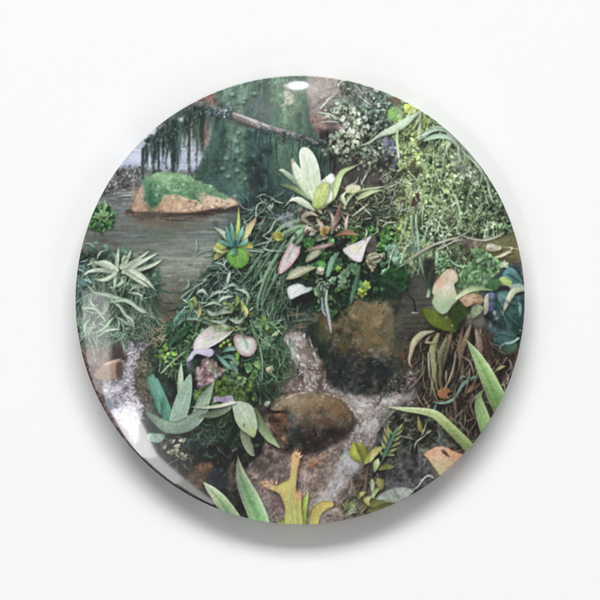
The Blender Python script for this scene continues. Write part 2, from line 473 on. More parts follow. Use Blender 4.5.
# --- the fallen branch and what hangs from it
hang = part('printed_hanging_moss', label='dark green moss hanging in long strands')
def hangs(x0, x1, n, ytop, ln, pal, w=(.6, 1.5)):
    for k in range(n):
        x = rnd.uniform(x0, x1); y = ytop(x) + rnd.uniform(-2, 4); L = rnd.uniform(*ln); dx = rnd.uniform(-3, 3); c = pick(pal)
        stroke([(x, y), (x + dx * .4 + rnd.uniform(-1, 1), y + L * .35), (x + dx * .5 + rnd.uniform(-1.4, 1.4), y + L * .7), (x + dx, y + L)], rnd.uniform(*w), c, hang, tip=c * .8, prof=[.6, 1, .8, .9, .3], sh=.15, a=rnd.uniform(.55, .95), f=1)
arc = lambda x: 300 - math.sqrt(max(0, 222 ** 2 - (x - 299) ** 2)) + 2
blob([(146, 142), (156, 130), (170, 118), (196, 98), (206, 104), (206, 112), (196, 120), (184, 124), (172, 130), (158, 140)], (62, 80, 74), hang, (50, 64, 60), tex=N_VERT, tk=.2, f=4, rag=3)
HP_ = [(62, 80, 76), (48, 62, 60), (76, 98, 88), (92, 116, 104), (38, 50, 50)]
hangs(146, 206, 56, arc, (8, 26), HP_, (.5, 1.2))
for (x, L, w) in ((143, 40, 1.7), (146, 30, 1.2), (152.5, 44, 2.0), (155, 36, 1.6), (158.5, 46, 1.8), (163, 44, 1.4), (167, 40, 2.0), (172, 58, 3.0), (175.5, 60, 3.4), (179, 50, 2.0), (184, 36, 1.2), (188.5, 66, 1.5), (193, 44, 1.1), (196.5, 66, 1.7), (201, 54, 1.5)):
    y = arc(x) + 4
    for m in range(4):
        x1 = x + rnd.uniform(-w, w) * .7; L1 = L * rnd.uniform(.55, 1.06)
        q = [(x1 + rnd.uniform(-1.1, 1.1), y + L1 * t) for t in (0, .2, .4, .6, .8, 1)]
        stroke(q, [w * v * rnd.uniform(.25, .75) for v in (.9, 1, .8, .9, .55, .08)], pick(HP_[:3] + [(44, 56, 56), (52, 64, 62)]), hang, sh=.08, f=1.3, a=.9)
    for m in range(int(L / 5)):
        yy = y + rnd.uniform(0, L * .95); sg = rnd.choice((-1, 1))
        stroke([(x, yy), (x + sg * rnd.uniform(1, 2.6), yy + rnd.uniform(1, 4))], .6, pick(HP_), hang, sh=0, a=.8)
flecks([(144, 148), (200, 102), (206, 116), (176, 136), (152, 148)], 70, [(92, 120, 106), (110, 134, 122), (36, 48, 48)], hang, (.5, 1.1))
soft(181, 119, 3, 3, (206, 208, 208), .9, rag=.5)
branch = part('printed_fallen_branch', label='bare grey fallen branch across the trunk')
stroke([(190, 101), (205, 106), (224, 112), (240, 118), (258, 125), (280, 131), (300, 137), (316, 143)], [3.6, 3.6, 3.6, 4.2, 3.4, 3.2, 3.0, 2.0], (124, 118, 118), branch, edge=(74, 70, 72), side=-.24, nz=.16, sh=.4)
stroke([(228, 111), (240, 115), (256, 121), (270, 126)], 1.3, (192, 184, 180), None, prof=LEAF, sh=0, a=.75, f=1.4)
stroke([(272, 128), (300, 136)], .9, (168, 162, 158), None, prof=LEAF, sh=0, a=.6, f=1.4)
stroke([(232, 119), (250, 126), (262, 130)], 1.2, (88, 80, 80), None, prof=LEAF, sh=0, a=.7, f=1.4)
bm = part('branch_moss', branch, 'blue grey moss clinging to the branch')
leaves([(198, 102), (230, 110), (226, 120), (200, 114)], 90, [(70, 86, 92), (96, 112, 116), (52, 66, 70), (130, 144, 146)], bm, (2, 5), (.6, 1.4), 20, 60, .3, False)
leaves([(256, 122), (276, 129), (318, 140), (330, 148), (300, 146), (262, 134)], 90, [(64, 84, 82), (90, 110, 106), (50, 66, 66), (116, 132, 126)], bm, (2, 5), (.5, 1.2), 30, 70, .3, False)
hangs(246, 312, 26, lambda x: 126 + (x - 250) * .26, (6, 30), [(56, 84, 78), (70, 100, 90), (44, 68, 66), (92, 122, 108)], (.5, 1.2))
hangs(206, 232, 12, lambda x: 112, (6, 22), [(62, 84, 80), (54, 72, 70), (84, 108, 100)], (.5, 1.2))
hangs(318, 346, 20, lambda x: 142, (14, 34), [(56, 72, 66), (44, 56, 52), (92, 108, 98)], (.5, 1.0))

# --- mossy boulder in the pond
boulder = part('printed_boulder', label='smooth tan boulder standing in the pond')
BO = [(131, 210), (132, 203), (136, 193), (141, 184), (148, 177), (157, 173.5), (167, 172.5), (180, 174), (194, 179), (208, 186), (222, 193), (233, 198.5), (238.5, 203), (236, 205.5), (222, 207), (206, 210), (190, 212.5), (172, 213), (152, 211.5), (138, 212)]
blob([(128, 212), (180, 214), (238, 206), (236, 210), (200, 219), (150, 222), (130, 216)], (96, 76, 64), None, (86, 82, 74), tex=N_HORZ, tk=.2, f=4, a=.8)
blob([(130, 210), (170, 212.5), (238, 204.5), (239, 208), (190, 215.5), (150, 214.5), (130, 213.5)], (58, 50, 46), None, f=3, a=.8, rag=.8)
blob(BO, (196, 176, 156), boulder, (176, 150, 128), nz=.09, tex=N_ROCK, tk=.06, edge=(120, 92, 76), ew=2)
soft(138, 200, 6, 12, (180, 152, 132), .7, rag=.3); soft(176, 203, 14, 6, (184, 148, 118), .6, rag=.4); soft(215, 201, 18, 5, (222, 200, 176), .7, rag=.5); soft(150, 208, 14, 4, (150, 112, 92), .6)
flecks([(190, 196), (236, 202), (220, 208), (188, 211)], 60, [(226, 198, 172), (150, 116, 92), (110, 88, 74)], boulder, (.4, 1.1), sh=.1)
moss = part('moss_cap', boulder, 'bright green moss over the top of the boulder')
blob([(143, 182), (148, 177), (157, 173), (167, 172), (180, 173.5), (194, 178.5), (208, 185.5), (222, 192.5), (230, 197), (222, 198), (208, 194), (196, 190), (192, 189), (198, 197), (200, 202), (192, 200), (184, 196), (172, 194), (164, 196), (160, 203), (155, 207.5), (149, 206), (146, 196)], (124, 156, 118), moss, (78, 116, 90), nz=.09, tex=N_GRAIN, tk=.06, f=1.6, rag=.8)
soft(150, 194, 6, 14, (48, 92, 74), .8, rag=.4); soft(146, 184, 5, 8, (96, 128, 104), .6); soft(168, 177, 20, 4, (150, 184, 140), .7, rag=.3); soft(200, 188, 14, 4, (112, 150, 108), .5, rag=.5); soft(190, 193, 12, 4, (76, 118, 84), .6, rag=.6)
flecks([(146, 180), (170, 173), (200, 182), (226, 196), (190, 194), (152, 204)], 180, [(156, 188, 146), (84, 118, 90), (128, 160, 120), (62, 98, 80)], moss, (.4, .8), (.2, .5), .05)
for (x, y) in ((156, 195), (168, 188), (158, 186)):
    soft(x, y, 1.4, 1.6, (200, 214, 190), .7)

# --- small bright plant at the left rim
sp = part('printed_pond_plant', label='small bright green leafy plant on the water')
blob([(84, 226), (90, 210), (101, 205), (112, 210), (113, 222), (106, 231), (94, 230)], (34, 66, 42), sp, f=2, rag=1.5)
leaves([(86, 224), (92, 209), (104, 206), (112, 214), (110, 226), (100, 230)], 70, [(96, 136, 88), (64, 106, 66), (140, 172, 122), (50, 84, 56), (80, 122, 86)], sp, (3, 7), (1, 2.2), lambda x, y: math.degrees(math.atan2(y - 217, x - 101)), 50)
for a in range(9):
    th = a * .7
    stroke([(103, 216), (103 + 4 * math.cos(th), 216 + 3.5 * math.sin(th)), (103 + 7 * math.cos(th), 216 + 6 * math.sin(th))], 1.9, (106, 146, 94), sp, tip=(152, 184, 132), mid=(156, 186, 140))
soft(104, 208, 1.6, 1.4, (206, 200, 160), .8)

# --- brown rocks, foam and bank at the left
bank = part('printed_bank', label='grainy olive brown mud bank')
blob([(70, 330), (128, 338), (150, 328), (172, 335), (170, 400), (160, 430), (150, 450), (140, 420), (110, 440), (70, 420)], (106, 100, 86), bank, (94, 90, 78), nz=.14, tex=N_GRAIN, tk=.14, f=3)
flecks([(132, 345), (156, 340), (160, 400), (150, 425), (134, 400)], 330, [(132, 126, 104), (70, 68, 56), (112, 116, 88), (152, 142, 122), (88, 84, 74)], bank, (.5, 1.2))
run = part('printed_side_stream', label='foaming lavender grey water running past small rocks')
blob([(122, 338), (144, 338), (152, 343), (140, 352), (134, 370), (136, 392), (148, 430), (128, 440), (104, 400), (104, 366), (124, 352)], (156, 148, 156), run, (172, 168, 184), nz=.12, tex=N_GRAIN, tk=.10, f=3, rag=1)
flecks([(122, 340), (148, 342), (136, 360), (134, 400), (140, 428), (112, 404), (108, 374), (126, 356)], 330, [(198, 194, 206), (112, 104, 116), (176, 170, 186), (140, 130, 132), (214, 212, 222)], run, (.5, 1.4), sh=.12)
strands([(124, 338), (150, 341), (138, 352), (126, 350)], 30, [(190, 184, 190), (110, 104, 106)], run, (6, 14), (.4, .8), 160, 25)
edge_b = part('printed_shore', label='dark reddish brown shore along the rim')
blob([(74, 335), (84, 340), (92, 366), (102, 396), (116, 420), (130, 436), (120, 445), (95, 420), (76, 380)], (88, 66, 60), edge_b, (76, 62, 60), nz=.2, tex=N_ROCK, tk=.15, f=3, rag=1)
flecks([(82, 345), (92, 366), (104, 396), (118, 424), (100, 412), (84, 370)], 90, [(140, 116, 108), (52, 42, 42), (112, 84, 76)], edge_b, (.6, 1.4))
blob([(106, 398), (112, 402), (114, 412), (108, 408)], (120, 134, 158), edge_b, f=2)
rock = part('printed_brown_rock', label='dark brown wet rock with a shaded right side')
blob([(86, 352), (96, 342), (104, 336.5), (114, 335), (121, 339), (123, 347), (127, 357), (122, 361), (112, 363), (98, 366), (88, 364)], (136, 116, 104), rock, (122, 104, 94), nz=.08, tex=N_ROCK, tk=.06, sh=.3, f=1.2)
blob([(111, 341), (117, 338.5), (122, 341), (123, 348), (127, 357), (122, 360.5), (113, 361.5), (112, 350)], (84, 64, 58), rock, (54, 42, 42), nz=.12, f=2)
soft(120, 354, 4, 5, (46, 36, 38), .7); soft(118, 344, 4, 4, (104, 82, 74), .6)
rock2 = part('printed_tan_rock', label='tan rounded rock below the dark brown one')
blob([(94, 376), (99, 368), (108, 363), (118, 360), (124, 361), (122, 370), (121, 377), (113, 379), (102, 380)], (166, 138, 116), rock2, (144, 120, 100), nz=.07, sh=.3, f=1.4)
blob([(116, 364), (122, 362), (122, 376), (117, 377)], (84, 64, 56), rock2, f=2)
stroke([(100, 366), (110, 362), (122, 358)], 1.3, (190, 160, 144), rock2, prof=LEAF, sh=0, f=1.2)

# --- grass tuft at the left
tuft = part('printed_grass_tuft', label='spiky pale green grass tuft at the left rim')
TU = [(72, 256), (90, 248), (120, 252), (150, 258), (160, 285), (155, 320), (146, 334), (120, 338), (90, 345), (72, 340)]
blob(TU, (60, 78, 68), tuft, (48, 68, 56), nz=.15, tex=N_MED, tk=.15, f=4, rag=3)
strands([(74, 262), (96, 256), (130, 265), (154, 280), (152, 318), (130, 335), (76, 340)], 330, [(92, 122, 100), (70, 98, 82), (120, 148, 122), (54, 78, 66), (136, 158, 134), (42, 62, 52)], tuft, (10, 28), (.5, 1.3), lambda x, y: 90 + (100 - x) * .35, 45, .5)
strands([(76, 266), (96, 258), (130, 268), (152, 284), (150, 316), (130, 332), (78, 338)], 170, [(150, 176, 150), (172, 192, 168), (130, 158, 134)], tuft, (10, 26), (.4, .9), lambda x, y: 90 + (100 - x) * .5, 55, .6)
strands([(70, 262), (88, 258), (92, 290), (72, 296)], 40, [(96, 132, 132), (70, 100, 104), (150, 176, 170)], tuft, (6, 14), (.5, 1.0), 70, 60)
strands([(134, 290), (158, 292), (156, 330), (138, 334)], 60, [(104, 122, 104), (76, 94, 80), (124, 136, 116)], tuft, (12, 26), (.4, .8), 92, 14)
def tb(pts, w, c=(176, 194, 168), tip=(196, 206, 182), sh=.4, prof=BLADE):
    k = part('blade', tuft)
    stroke(pts, w, c, k, tip=tip, prof=prof, edge=rgb(c) * .78, mid=rgb(c) * 1.08, sh=sh)
for q in (
    ([(116, 269), (117, 258), (118.5, 247)], 2.4), ([(121, 267), (127, 258), (131, 250)], 2.8), ([(124, 268), (136, 260), (149, 250.5)], 3.0),
    ([(126, 270), (142, 261), (158, 252.5)], 2.6), ([(126, 272), (144, 268), (156, 263), (162, 259)], 2.2), ([(124, 271), (134, 272), (146, 280), (156, 291)], 3.4),
    ([(126, 272), (138, 280), (150, 288)], 2.4), ([(116, 270), (106, 263), (96, 264), (92, 268)], 3.0), ([(114, 272), (102, 270), (90, 271), (82, 276)], 2.4),
    ([(112, 268), (104, 266), (94, 262), (86, 266)], 2.2), ([(116, 273), (115, 280), (114, 290)], 2.2), ([(115, 274), (104, 280), (94, 279)], 2.2)):
    tb(*q)
for q in (
    ([(97, 258), (100, 252), (108, 249.5)], .9), ([(84, 243), (90, 243.5), (95, 248)], .8), ([(93, 258), (92, 264), (98, 272)], .9), ([(122, 262), (124, 256), (132, 258)], 1.2),
    ([(88, 286), (92, 290), (98, 296)], 1.4), ([(92, 292), (108, 296), (116, 300)], 1.3), ([(102, 290), (112, 300), (120, 308)], 1.3), ([(96, 292), (112, 296), (128, 302), (146, 311)], 2.0),
    ([(110, 302), (126, 300), (140, 310), (148, 313)], 1.9), ([(82, 308), (94, 308), (102, 316), (106, 322)], 1.8), ([(118, 304), (126, 316), (132, 326)], 1.6),
    ([(124, 314), (132, 320), (134, 330)], 1.5), ([(98, 336), (106, 330), (120, 329)], 1.8), ([(86, 338), (84, 326), (90, 318)], 1.2), ([(116, 286), (122, 282), (120, 278)], 1.5),
    ([(128, 292), (140, 294), (142, 300)], 1.4), ([(112, 318), (104, 328), (92, 334)], 1.3), ([(130, 290), (136, 286), (140, 288)], 1.2)):
    tb(q[0], q[1], (146, 172, 146), (176, 196, 170), prof=[.5, 1, 1, .7, .2])

# --- the stream bed, chute and foam of the middle
bed = part('printed_stream_bed', label='shallow brown water over a grainy bed')
blob([(235, 470), (250, 440), (275, 400), (285, 330), (320, 320), (400, 330), (430, 345), (440, 380), (405, 408), (380, 440), (350, 470), (360, 530), (225, 530), (215, 500)], (112, 99, 93), bed, (154, 136, 127), nz=.10, tex=N_GRAIN, tk=.08, f=4)
BED = [(240, 480), (262, 450), (300, 448), (345, 432), (362, 450), (350, 480), (345, 524), (262, 524)]
flecks(BED, 380, [(150, 134, 126), (92, 80, 76), (136, 114, 102), (166, 154, 150), (112, 98, 92), (124, 106, 84)], bed, (.5, 1.3), (.25, .6), .1)
img[box(225, 330, 440, 525)] *= (1 + 0.10 * N_ROCK[box(225, 330, 440, 525)])[..., None]
strands(BED, 90, [(156, 142, 138), (84, 74, 72), (180, 172, 174), (112, 96, 88), (138, 112, 98)], bed, (5, 16), (.4, 1.0), 128, 30, .4, sh=.15, a=(.25, .7))
for k in range(16):
    x, y = spots(BED, 1)[0]; soft(x, y, rnd.uniform(4, 10), rnd.uniform(3, 7), pick([(150, 132, 124), (80, 70, 68), (160, 150, 152), (128, 98, 80)]), .4, rag=.8)
soft(268, 470, 22, 16, (84, 74, 72), .55, rag=.6); soft(285, 498, 22, 14, (118, 102, 104), .4, rag=.4); soft(255, 460, 12, 12, (70, 64, 64), .6, rag=.5)
blob([(308, 462), (314, 456), (324, 452), (328, 456), (322, 462), (314, 468), (308, 470)], (164, 136, 118), bed, (140, 104, 86), nz=.16, f=2, rag=1.2)
soft(311, 464, 3, 4, (150, 96, 66), .6)
foam = part('printed_foam', label='pale lavender foam running round the stone')
blob([(318, 386), (330, 386), (345, 394), (366, 398), (392, 392), (412, 380), (430, 350), (440, 344), (436, 372), (420, 394), (398, 410), (384, 424), (372, 440), (352, 446), (336, 450), (350, 428), (357, 412), (348, 402), (332, 394)], (122, 112, 106), foam, (108, 97, 90), nz=.12, tex=N_ROCK, tk=.10, f=4, rag=1.6)
FO = [(320, 387), (345, 394), (370, 399), (395, 392), (404, 402), (384, 424), (368, 442), (342, 448), (356, 424), (354, 406), (335, 395)]
flecks(FO, 150, [(176, 170, 170), (88, 78, 74), (150, 140, 136), (196, 192, 194), (112, 100, 92)], foam, (.5, 1.3), (.3, .7), .1)
def flow(path, n, spread, ln, w, pal, a, i):
    """streaks of water that follow a path"""
    q = spline(np.array(path, np.float32), 120)
    for k in range(n):
        m = rnd.randint(int(ln[0]), int(ln[1])); s0 = rnd.randint(0, 118 - m); o = rnd.gauss(0, spread); o2 = o + rnd.gauss(0, spread * .3); pts = []
        for t in (0, .33, .66, 1):
            j = int(s0 + m * t); d = q[min(j + 1, 119)] - q[max(j - 1, 0)]; d = d / (np.hypot(*d) + 1e-6); oo = o + (o2 - o) * t
            pts.append((q[j][0] - d[1] * oo + rnd.uniform(-.6, .6), q[j][1] + d[0] * oo + rnd.uniform(-.6, .6)))
        stroke(pts, rnd.uniform(*w), pick(pal), i, prof=[.15, 1, .8, .1], sh=0, a=rnd.uniform(*a) * .75, f=2.8, lg=0)
WATERC = [(206, 202, 204), (226, 224, 226), (178, 170, 168), (88, 76, 70), (120, 106, 98), (194, 190, 194)]
flow([(300, 380), (318, 387), (336, 393), (352, 401), (364, 412), (368, 426), (360, 442), (350, 456)], 90, 4.6, (6, 18), (.6, 1.9), WATERC, (.2, .6), foam)
flow([(434, 348), (428, 366), (416, 382), (400, 395), (384, 408), (372, 424), (362, 442)], 80, 6.0, (6, 18), (.6, 1.9), WATERC, (.2, .55), foam)
flecks(FO, 330, [(208, 204, 206), (230, 228, 230), (96, 86, 80), (170, 162, 160), (130, 118, 110)], foam, (.4, 1.1), (.3, .8), .1)
for k in range(40):
    x, y = spots(FO, 1)[0]; soft(x, y, rnd.uniform(2, 5), rnd.uniform(1.5, 4), pick([(200, 196, 198), (110, 98, 92), (176, 168, 166)]), .35, rag=1.0)
for (x, y, rx, ry) in ((336, 390, 14, 4), (352, 402, 10, 7), (366, 412, 10, 8), (400, 396, 14, 6), (392, 405, 10, 8), (372, 428, 8, 8)):
    soft(x, y, rx, ry, (212, 210, 212), .42, rag=.9)
for k in range(22):
    x = rnd.uniform(424, 434); stroke([(x, 340 + rnd.uniform(0, 10)), (x - 2, 360 + rnd.uniform(0, 8)), (x - 8, 374 + rnd.uniform(0, 10))], .7, pick([(186, 180, 190), (140, 132, 138), (116, 104, 106)]), foam, prof=[.3, 1, .3], sh=0, a=.5)
chute = part('printed_chute', label='thin white water sliding down a dark brown ledge')
soft(300, 385, 20, 6, (120, 106, 102), .6, rag=.5)
flow([(352, 448), (340, 464), (330, 480), (320, 500), (314, 524)], 70, 12, (5, 16), (.6, 1.6), [(176, 164, 160), (92, 80, 74), (150, 134, 126), (196, 190, 190)], (.15, .45), bed)
flow([(345, 440), (318, 452), (292, 462), (268, 478), (256, 500)], 80, 9, (5, 16), (.6, 1.6), [(160, 146, 140), (78, 68, 64), (136, 118, 110), (180, 174, 174)], (.15, .45), bed)
flecks([(285, 380), (330, 378), (345, 395), (300, 396)], 110, [(180, 174, 176), (86, 74, 70), (140, 124, 116)], bed, (.5, 1.2), (.4, .8), .1)

# --- mossy rock pillar under the bromeliad
pillar = part('printed_rock_pillar', label='tall mossy brown rock in the middle of the stream')
PI = [(312, 300), (328, 290), (352, 286), (376, 291), (389, 303), (396, 320), (399, 338), (399, 358), (401, 376), (394, 389), (372, 395), (346, 392), (326, 380), (311, 362), (304, 340), (306, 316)]
blob(PI, (122, 108, 82), pillar, (54, 56, 54), d=(-.15, 1), nz=.14, tex=N_ROCK, tk=.13, f=4, rag=1.4)
soft(338, 316, 12, 12, (112, 88, 58), .7, rag=.5); soft(372, 310, 14, 14, (146, 126, 92), .7, rag=.4); soft(384, 304, 8, 8, (168, 156, 128), .6, rag=.4); soft(368, 332, 6, 16, (120, 98, 60), .6, rag=.4)
soft(352, 350, 12, 14, (46, 42, 42), .55, rag=.6); soft(316, 346, 12, 30, (32, 50, 40), .8, rag=.4); soft(376, 322, 14, 26, (128, 114, 86), .5, rag=.7); soft(345, 374, 34, 12, (38, 46, 46), .5, rag=.7); soft(385, 370, 18, 12, (40, 52, 50), .7, rag=.4); soft(385, 340, 12, 14, (92, 92, 72), .6, rag=.5)
flecks(PI, 260, [(78, 70, 54), (124, 110, 84), (48, 50, 44), (92, 84, 64), (74, 84, 64)], pillar, (.5, 1.3), (.2, .45), 0)
soft(350, 370, 44, 18, (40, 46, 46), .4, rag=.7); soft(330, 356, 18, 18, (28, 42, 36), .6, rag=.4); soft(384, 372, 16, 14, (34, 40, 40), .5, rag=.4)
flecks([(318, 356), (396, 356), (402, 378), (385, 392), (340, 390)], 110, [(18, 22, 24), (66, 76, 76), (44, 58, 54), (92, 102, 102)], pillar, (.5, 1.2), (.3, .6), 0)
for k in range(34):
    x, y = rnd.uniform(346, 394), rnd.uniform(352, 386)
    stroke([(x, y), (x + rnd.uniform(3, 7), y + rnd.uniform(-1.5, 1.5))], .6, pick([(112, 122, 122), (150, 156, 154), (80, 92, 90)]), pillar, prof=[.2, 1, .2], sh=0, a=rnd.uniform(.25, .6), f=1.6)
soft(308, 325, 7, 34, (38, 50, 42), .75, rag=.4); soft(396, 340, 6, 30, (62, 66, 58), .4, rag=.8); soft(392, 298, 9, 8, (88, 92, 72), .7, rag=.4)
for k in range(40):
    x, y = rnd.uniform(318, 394), rnd.uniform(296, 350); soft(x, y, rnd.uniform(2, 5), rnd.uniform(2, 7), pick([(138, 122, 90), (76, 72, 54), (96, 92, 66), (124, 98, 60), (70, 80, 62)]), .45, rag=.8)
soft(392, 322, 5, 20, (104, 108, 84), .35, rag=.8)
flecks([(386, 382), (425, 362), (430, 376), (404, 394), (380, 397)], 200, [(46, 44, 44), (78, 72, 68), (116, 108, 104), (156, 150, 150), (60, 54, 52)], foam, (.5, 1.4), (.4, .9), .2)

# --- pond to the right of the pillar
pond2 = part('printed_dark_pool', label='dark still water between the pillar and the right bank')
blob([(404, 268), (440, 262), (440, 300), (426, 310), (436, 325), (440, 345), (404, 372), (398, 340), (394, 310)], (76, 78, 72), pond2, (68, 64, 58), tex=rip, tk=.09, nz=.05, f=4, rag=2)
for k in range(16):
    y = rnd.uniform(272, 345); x = rnd.uniform(396, 426); L = rnd.uniform(5, 16)
    stroke([(x, y), (x + L, y + rnd.uniform(-1, 1))], .6, pick([(112, 112, 104), (56, 58, 54), (98, 98, 90)]), pond2, prof=[.1, 1, .1], sh=0, a=.45, f=1.8)
for k in range(60):
    y = rnd.uniform(284, 375); x = 397 + rnd.gauss(0, 2.2) + (3 if y > 340 else 0); soft(x, y, rnd.uniform(1.5, 4), rnd.uniform(2, 5), pick([(58, 62, 54), (84, 88, 72), (70, 70, 60), (44, 48, 44), (96, 92, 74)]), .6, rag=1.0)
stroke([(410, 297), (414, 302), (415, 312)], .7, (30, 30, 30), pond2, prof=EVEN, sh=0); stroke([(412, 312.5), (418, 312.5)], .6, (170, 168, 156), pond2, prof=EVEN, sh=0)
flecks([(405, 335), (432, 338), (428, 362), (404, 368)], 120, [(40, 36, 36), (86, 78, 76), (120, 112, 112)], pond2, (.5, 1.3), (.4, .9), .2)
soft(402, 355, 4, 6, (112, 74, 50), .6)

# --- round stone in front
stone = part('printed_round_stone', label='big smooth wet brown stone in the stream')
ST = [(268, 412), (272, 400), (282, 393), (298, 390.5), (316, 391), (332, 395), (344, 402), (352, 411), (354, 419), (349, 428), (340, 435), (326, 442), (312, 447), (298, 450), (284, 449), (276, 441), (270, 428)]
blob([(268, 440), (300, 447), (335, 437), (354, 420), (356, 424), (340, 442), (305, 455), (276, 450)], (44, 38, 36), None, f=4, a=.75)
blob(ST, (138, 122, 98), stone, (56, 52, 50), d=(.12, 1), nz=.10, tex=N_ROCK, tk=.13, edge=(72, 60, 50), ew=3.2, f=1.4)
soft(310, 402, 24, 8, (158, 136, 106), .6, rag=.5); soft(336, 408, 13, 9, (124, 94, 62), .7, rag=.4); soft(300, 416, 16, 6, (128, 116, 96), .5, rag=.6); soft(322, 422, 18, 6, (92, 74, 54), .55, rag=.5); soft(290, 400, 12, 6, (168, 154, 132), .5, rag=.4)
blob([(284, 408), (290, 412), (300, 424), (306, 432), (304, 448), (286, 449), (284, 430)], (84, 82, 80), stone, (62, 62, 62), nz=.1, tex=N_ROCK, tk=.12, f=4)
blob([(300, 432), (318, 430), (338, 428), (346, 430), (330, 440), (304, 449)], (58, 50, 46), stone, (48, 42, 40), nz=.1, f=4)
soft(304, 430, 4, 2, (150, 150, 148), .4, rag=.8); stroke([(284, 412), (286, 430), (288, 446)], 1, (52, 50, 48), stone, prof=EVEN, sh=0, a=.6, f=2)
flecks(ST, 230, [(190, 168, 138), (92, 74, 58), (120, 104, 84)], stone, (.4, 1.0), (.15, .4), 0)
for k in range(50):
    th = rnd.uniform(3.3, 6.1); x, y = 312 + 42 * math.cos(th), 420 + 28 * math.sin(th)
    soft(x, y, 1.2, .8, (216, 212, 210), rnd.uniform(.2, .8))
rust = part('rust_face', stone, 'rust red broken face at the left of the stone')
blob([(270, 414), (278, 411), (285, 412), (287, 428), (288, 446), (281, 447), (275, 434)], (106, 78, 62), rust, (82, 70, 60), nz=.12, tex=N_ROCK, tk=.14, f=3, rag=1.2)
soft(283, 438, 2, 1.5, (220, 200, 180), .5); stroke([(266, 409), (274, 412), (286, 411)], 1.3, (30, 26, 24), rust, sh=0, f=1.2)

# --- dark hollow bottom left with brown stones
hollow = part('printed_dark_hollow', label='dark shaded hollow with small stones by the rim')
blob([(140, 420), (175, 430), (225, 425), (262, 432), (262, 452), (246, 470), (246, 530), (200, 530), (150, 480)], (38, 42, 38), hollow, (44, 40, 38), nz=.2, tex=N_MED, tk=.1, f=4)
blob([(186, 474), (200, 462), (212, 464), (214, 478), (206, 488), (192, 486)], (100, 78, 58), hollow, (82, 68, 54), nz=.15, f=3)
blob([(222, 478), (232, 462), (242, 464), (246, 478), (240, 490), (228, 490)], (88, 84, 76), hollow, (76, 70, 64), nz=.15, f=3)
blob([(206, 478), (216, 468), (226, 472), (224, 488), (212, 492)], (52, 56, 62), hollow, nz=.1, f=3)
for (x, y) in ((231, 446), (236, 448), (233, 450), (240, 445)):
    soft(x, y, 1.6, 1.3, (186, 186, 190), .8, rag=.5)
flecks([(160, 450), (250, 450), (250, 510), (180, 490)], 120, [(76, 68, 60), (30, 32, 30), (100, 96, 88)], hollow, (.5, 1.3), (.3, .7))

# ------------------------------------------------------------------ the planted mound in the middle
mound = part('printed_planted_mound', label='dense dark green mound of grass and ferns')
MO = [(150, 345), (160, 330), (178, 312), (186, 296), (200, 280), (212, 262), (222, 238), (236, 222), (256, 208), (280, 198), (304, 200), (340, 196), (380, 204), (404, 222), (412, 250), (408, 278), (398, 298), (376, 302), (350, 296), (330, 312), (312, 306), (302, 330), (284, 334), (286, 362), (276, 396), (256, 408), (250, 440), (200, 452), (168, 440), (154, 405)]
blob(MO, (52, 66, 56), mound, (38, 50, 42), nz=.18, tex=N_MED, tk=.16, f=4, rag=3)
soft(200, 300, 34, 26, (62, 84, 72), .5, rag=.4); soft(225, 320, 26, 20, (58, 82, 62), .5, rag=.4); soft(300, 300, 14, 20, (34, 38, 38), .7, rag=.4)
flowin = lambda x, y: 118 - (x - 250) * .25
GREY = [(122, 148, 134), (146, 170, 154), (98, 124, 110), (168, 188, 174), (76, 102, 90), (58, 80, 72)]
A1 = [(170, 316), (196, 288), (214, 266), (226, 244), (252, 250), (270, 262), (292, 270), (290, 300), (284, 330), (262, 342), (230, 330), (190, 326)]
strands(A1, 280, [(64, 86, 74), (48, 70, 58), (84, 110, 94), (40, 56, 48)], mound, (8, 20), (.5, 1.1), flowin, 60, .6)
strands(A1, 430, GREY, mound, (7, 20), (.45, .85), flowin, 60, .7, sh=.38)
strands([(240, 214), (270, 200), (306, 204), (310, 232), (292, 248), (252, 246)], 130, [(120, 144, 130), (150, 170, 158), (84, 108, 94), (64, 84, 72), (140, 150, 150)], mound, (8, 20), (.45, .9), 100, 80, .8, sh=.4)
strands([(258, 240), (300, 222), (310, 240), (290, 300), (270, 330), (240, 330), (250, 280)], 120, [(96, 128, 100), (120, 152, 122), (70, 100, 78), (140, 168, 140)], mound, (18, 42), (.5, 1.0), 115, 22, .35, sh=.4)
for q in ([(306, 228), (290, 233), (276, 246), (262, 266), (252, 282)], [(310, 226), (296, 238), (280, 252), (270, 275)], [(300, 224), (282, 228), (270, 240), (256, 262), (246, 276), (238, 285)],
          [(286, 240), (276, 256), (266, 274), (258, 300), (258, 322)], [(278, 262), (268, 280), (262, 302), (266, 318)], [(290, 262), (276, 276), (266, 296), (260, 310)]):
    stroke(q, rnd.uniform(.9, 1.5), (122, 150, 122), mound, tip=(104, 132, 108), edge=(84, 112, 90), prof=[.4, 1, 1, .8, .3], sh=.5)
for q in ([(312, 226), (298, 226), (284, 234), (274, 246)], [(318, 230), (306, 234), (296, 244), (290, 256)], [(308, 222), (292, 222), (278, 230), (266, 246)], [(316, 226), (304, 229), (293, 238), (286, 250)]):
    stroke(q, 2.3, (132, 158, 124), mound, tip=(110, 140, 110), edge=(92, 122, 96), mid=(158, 178, 150), sh=.5, prof=[.5, 1, 1, .7, .15])
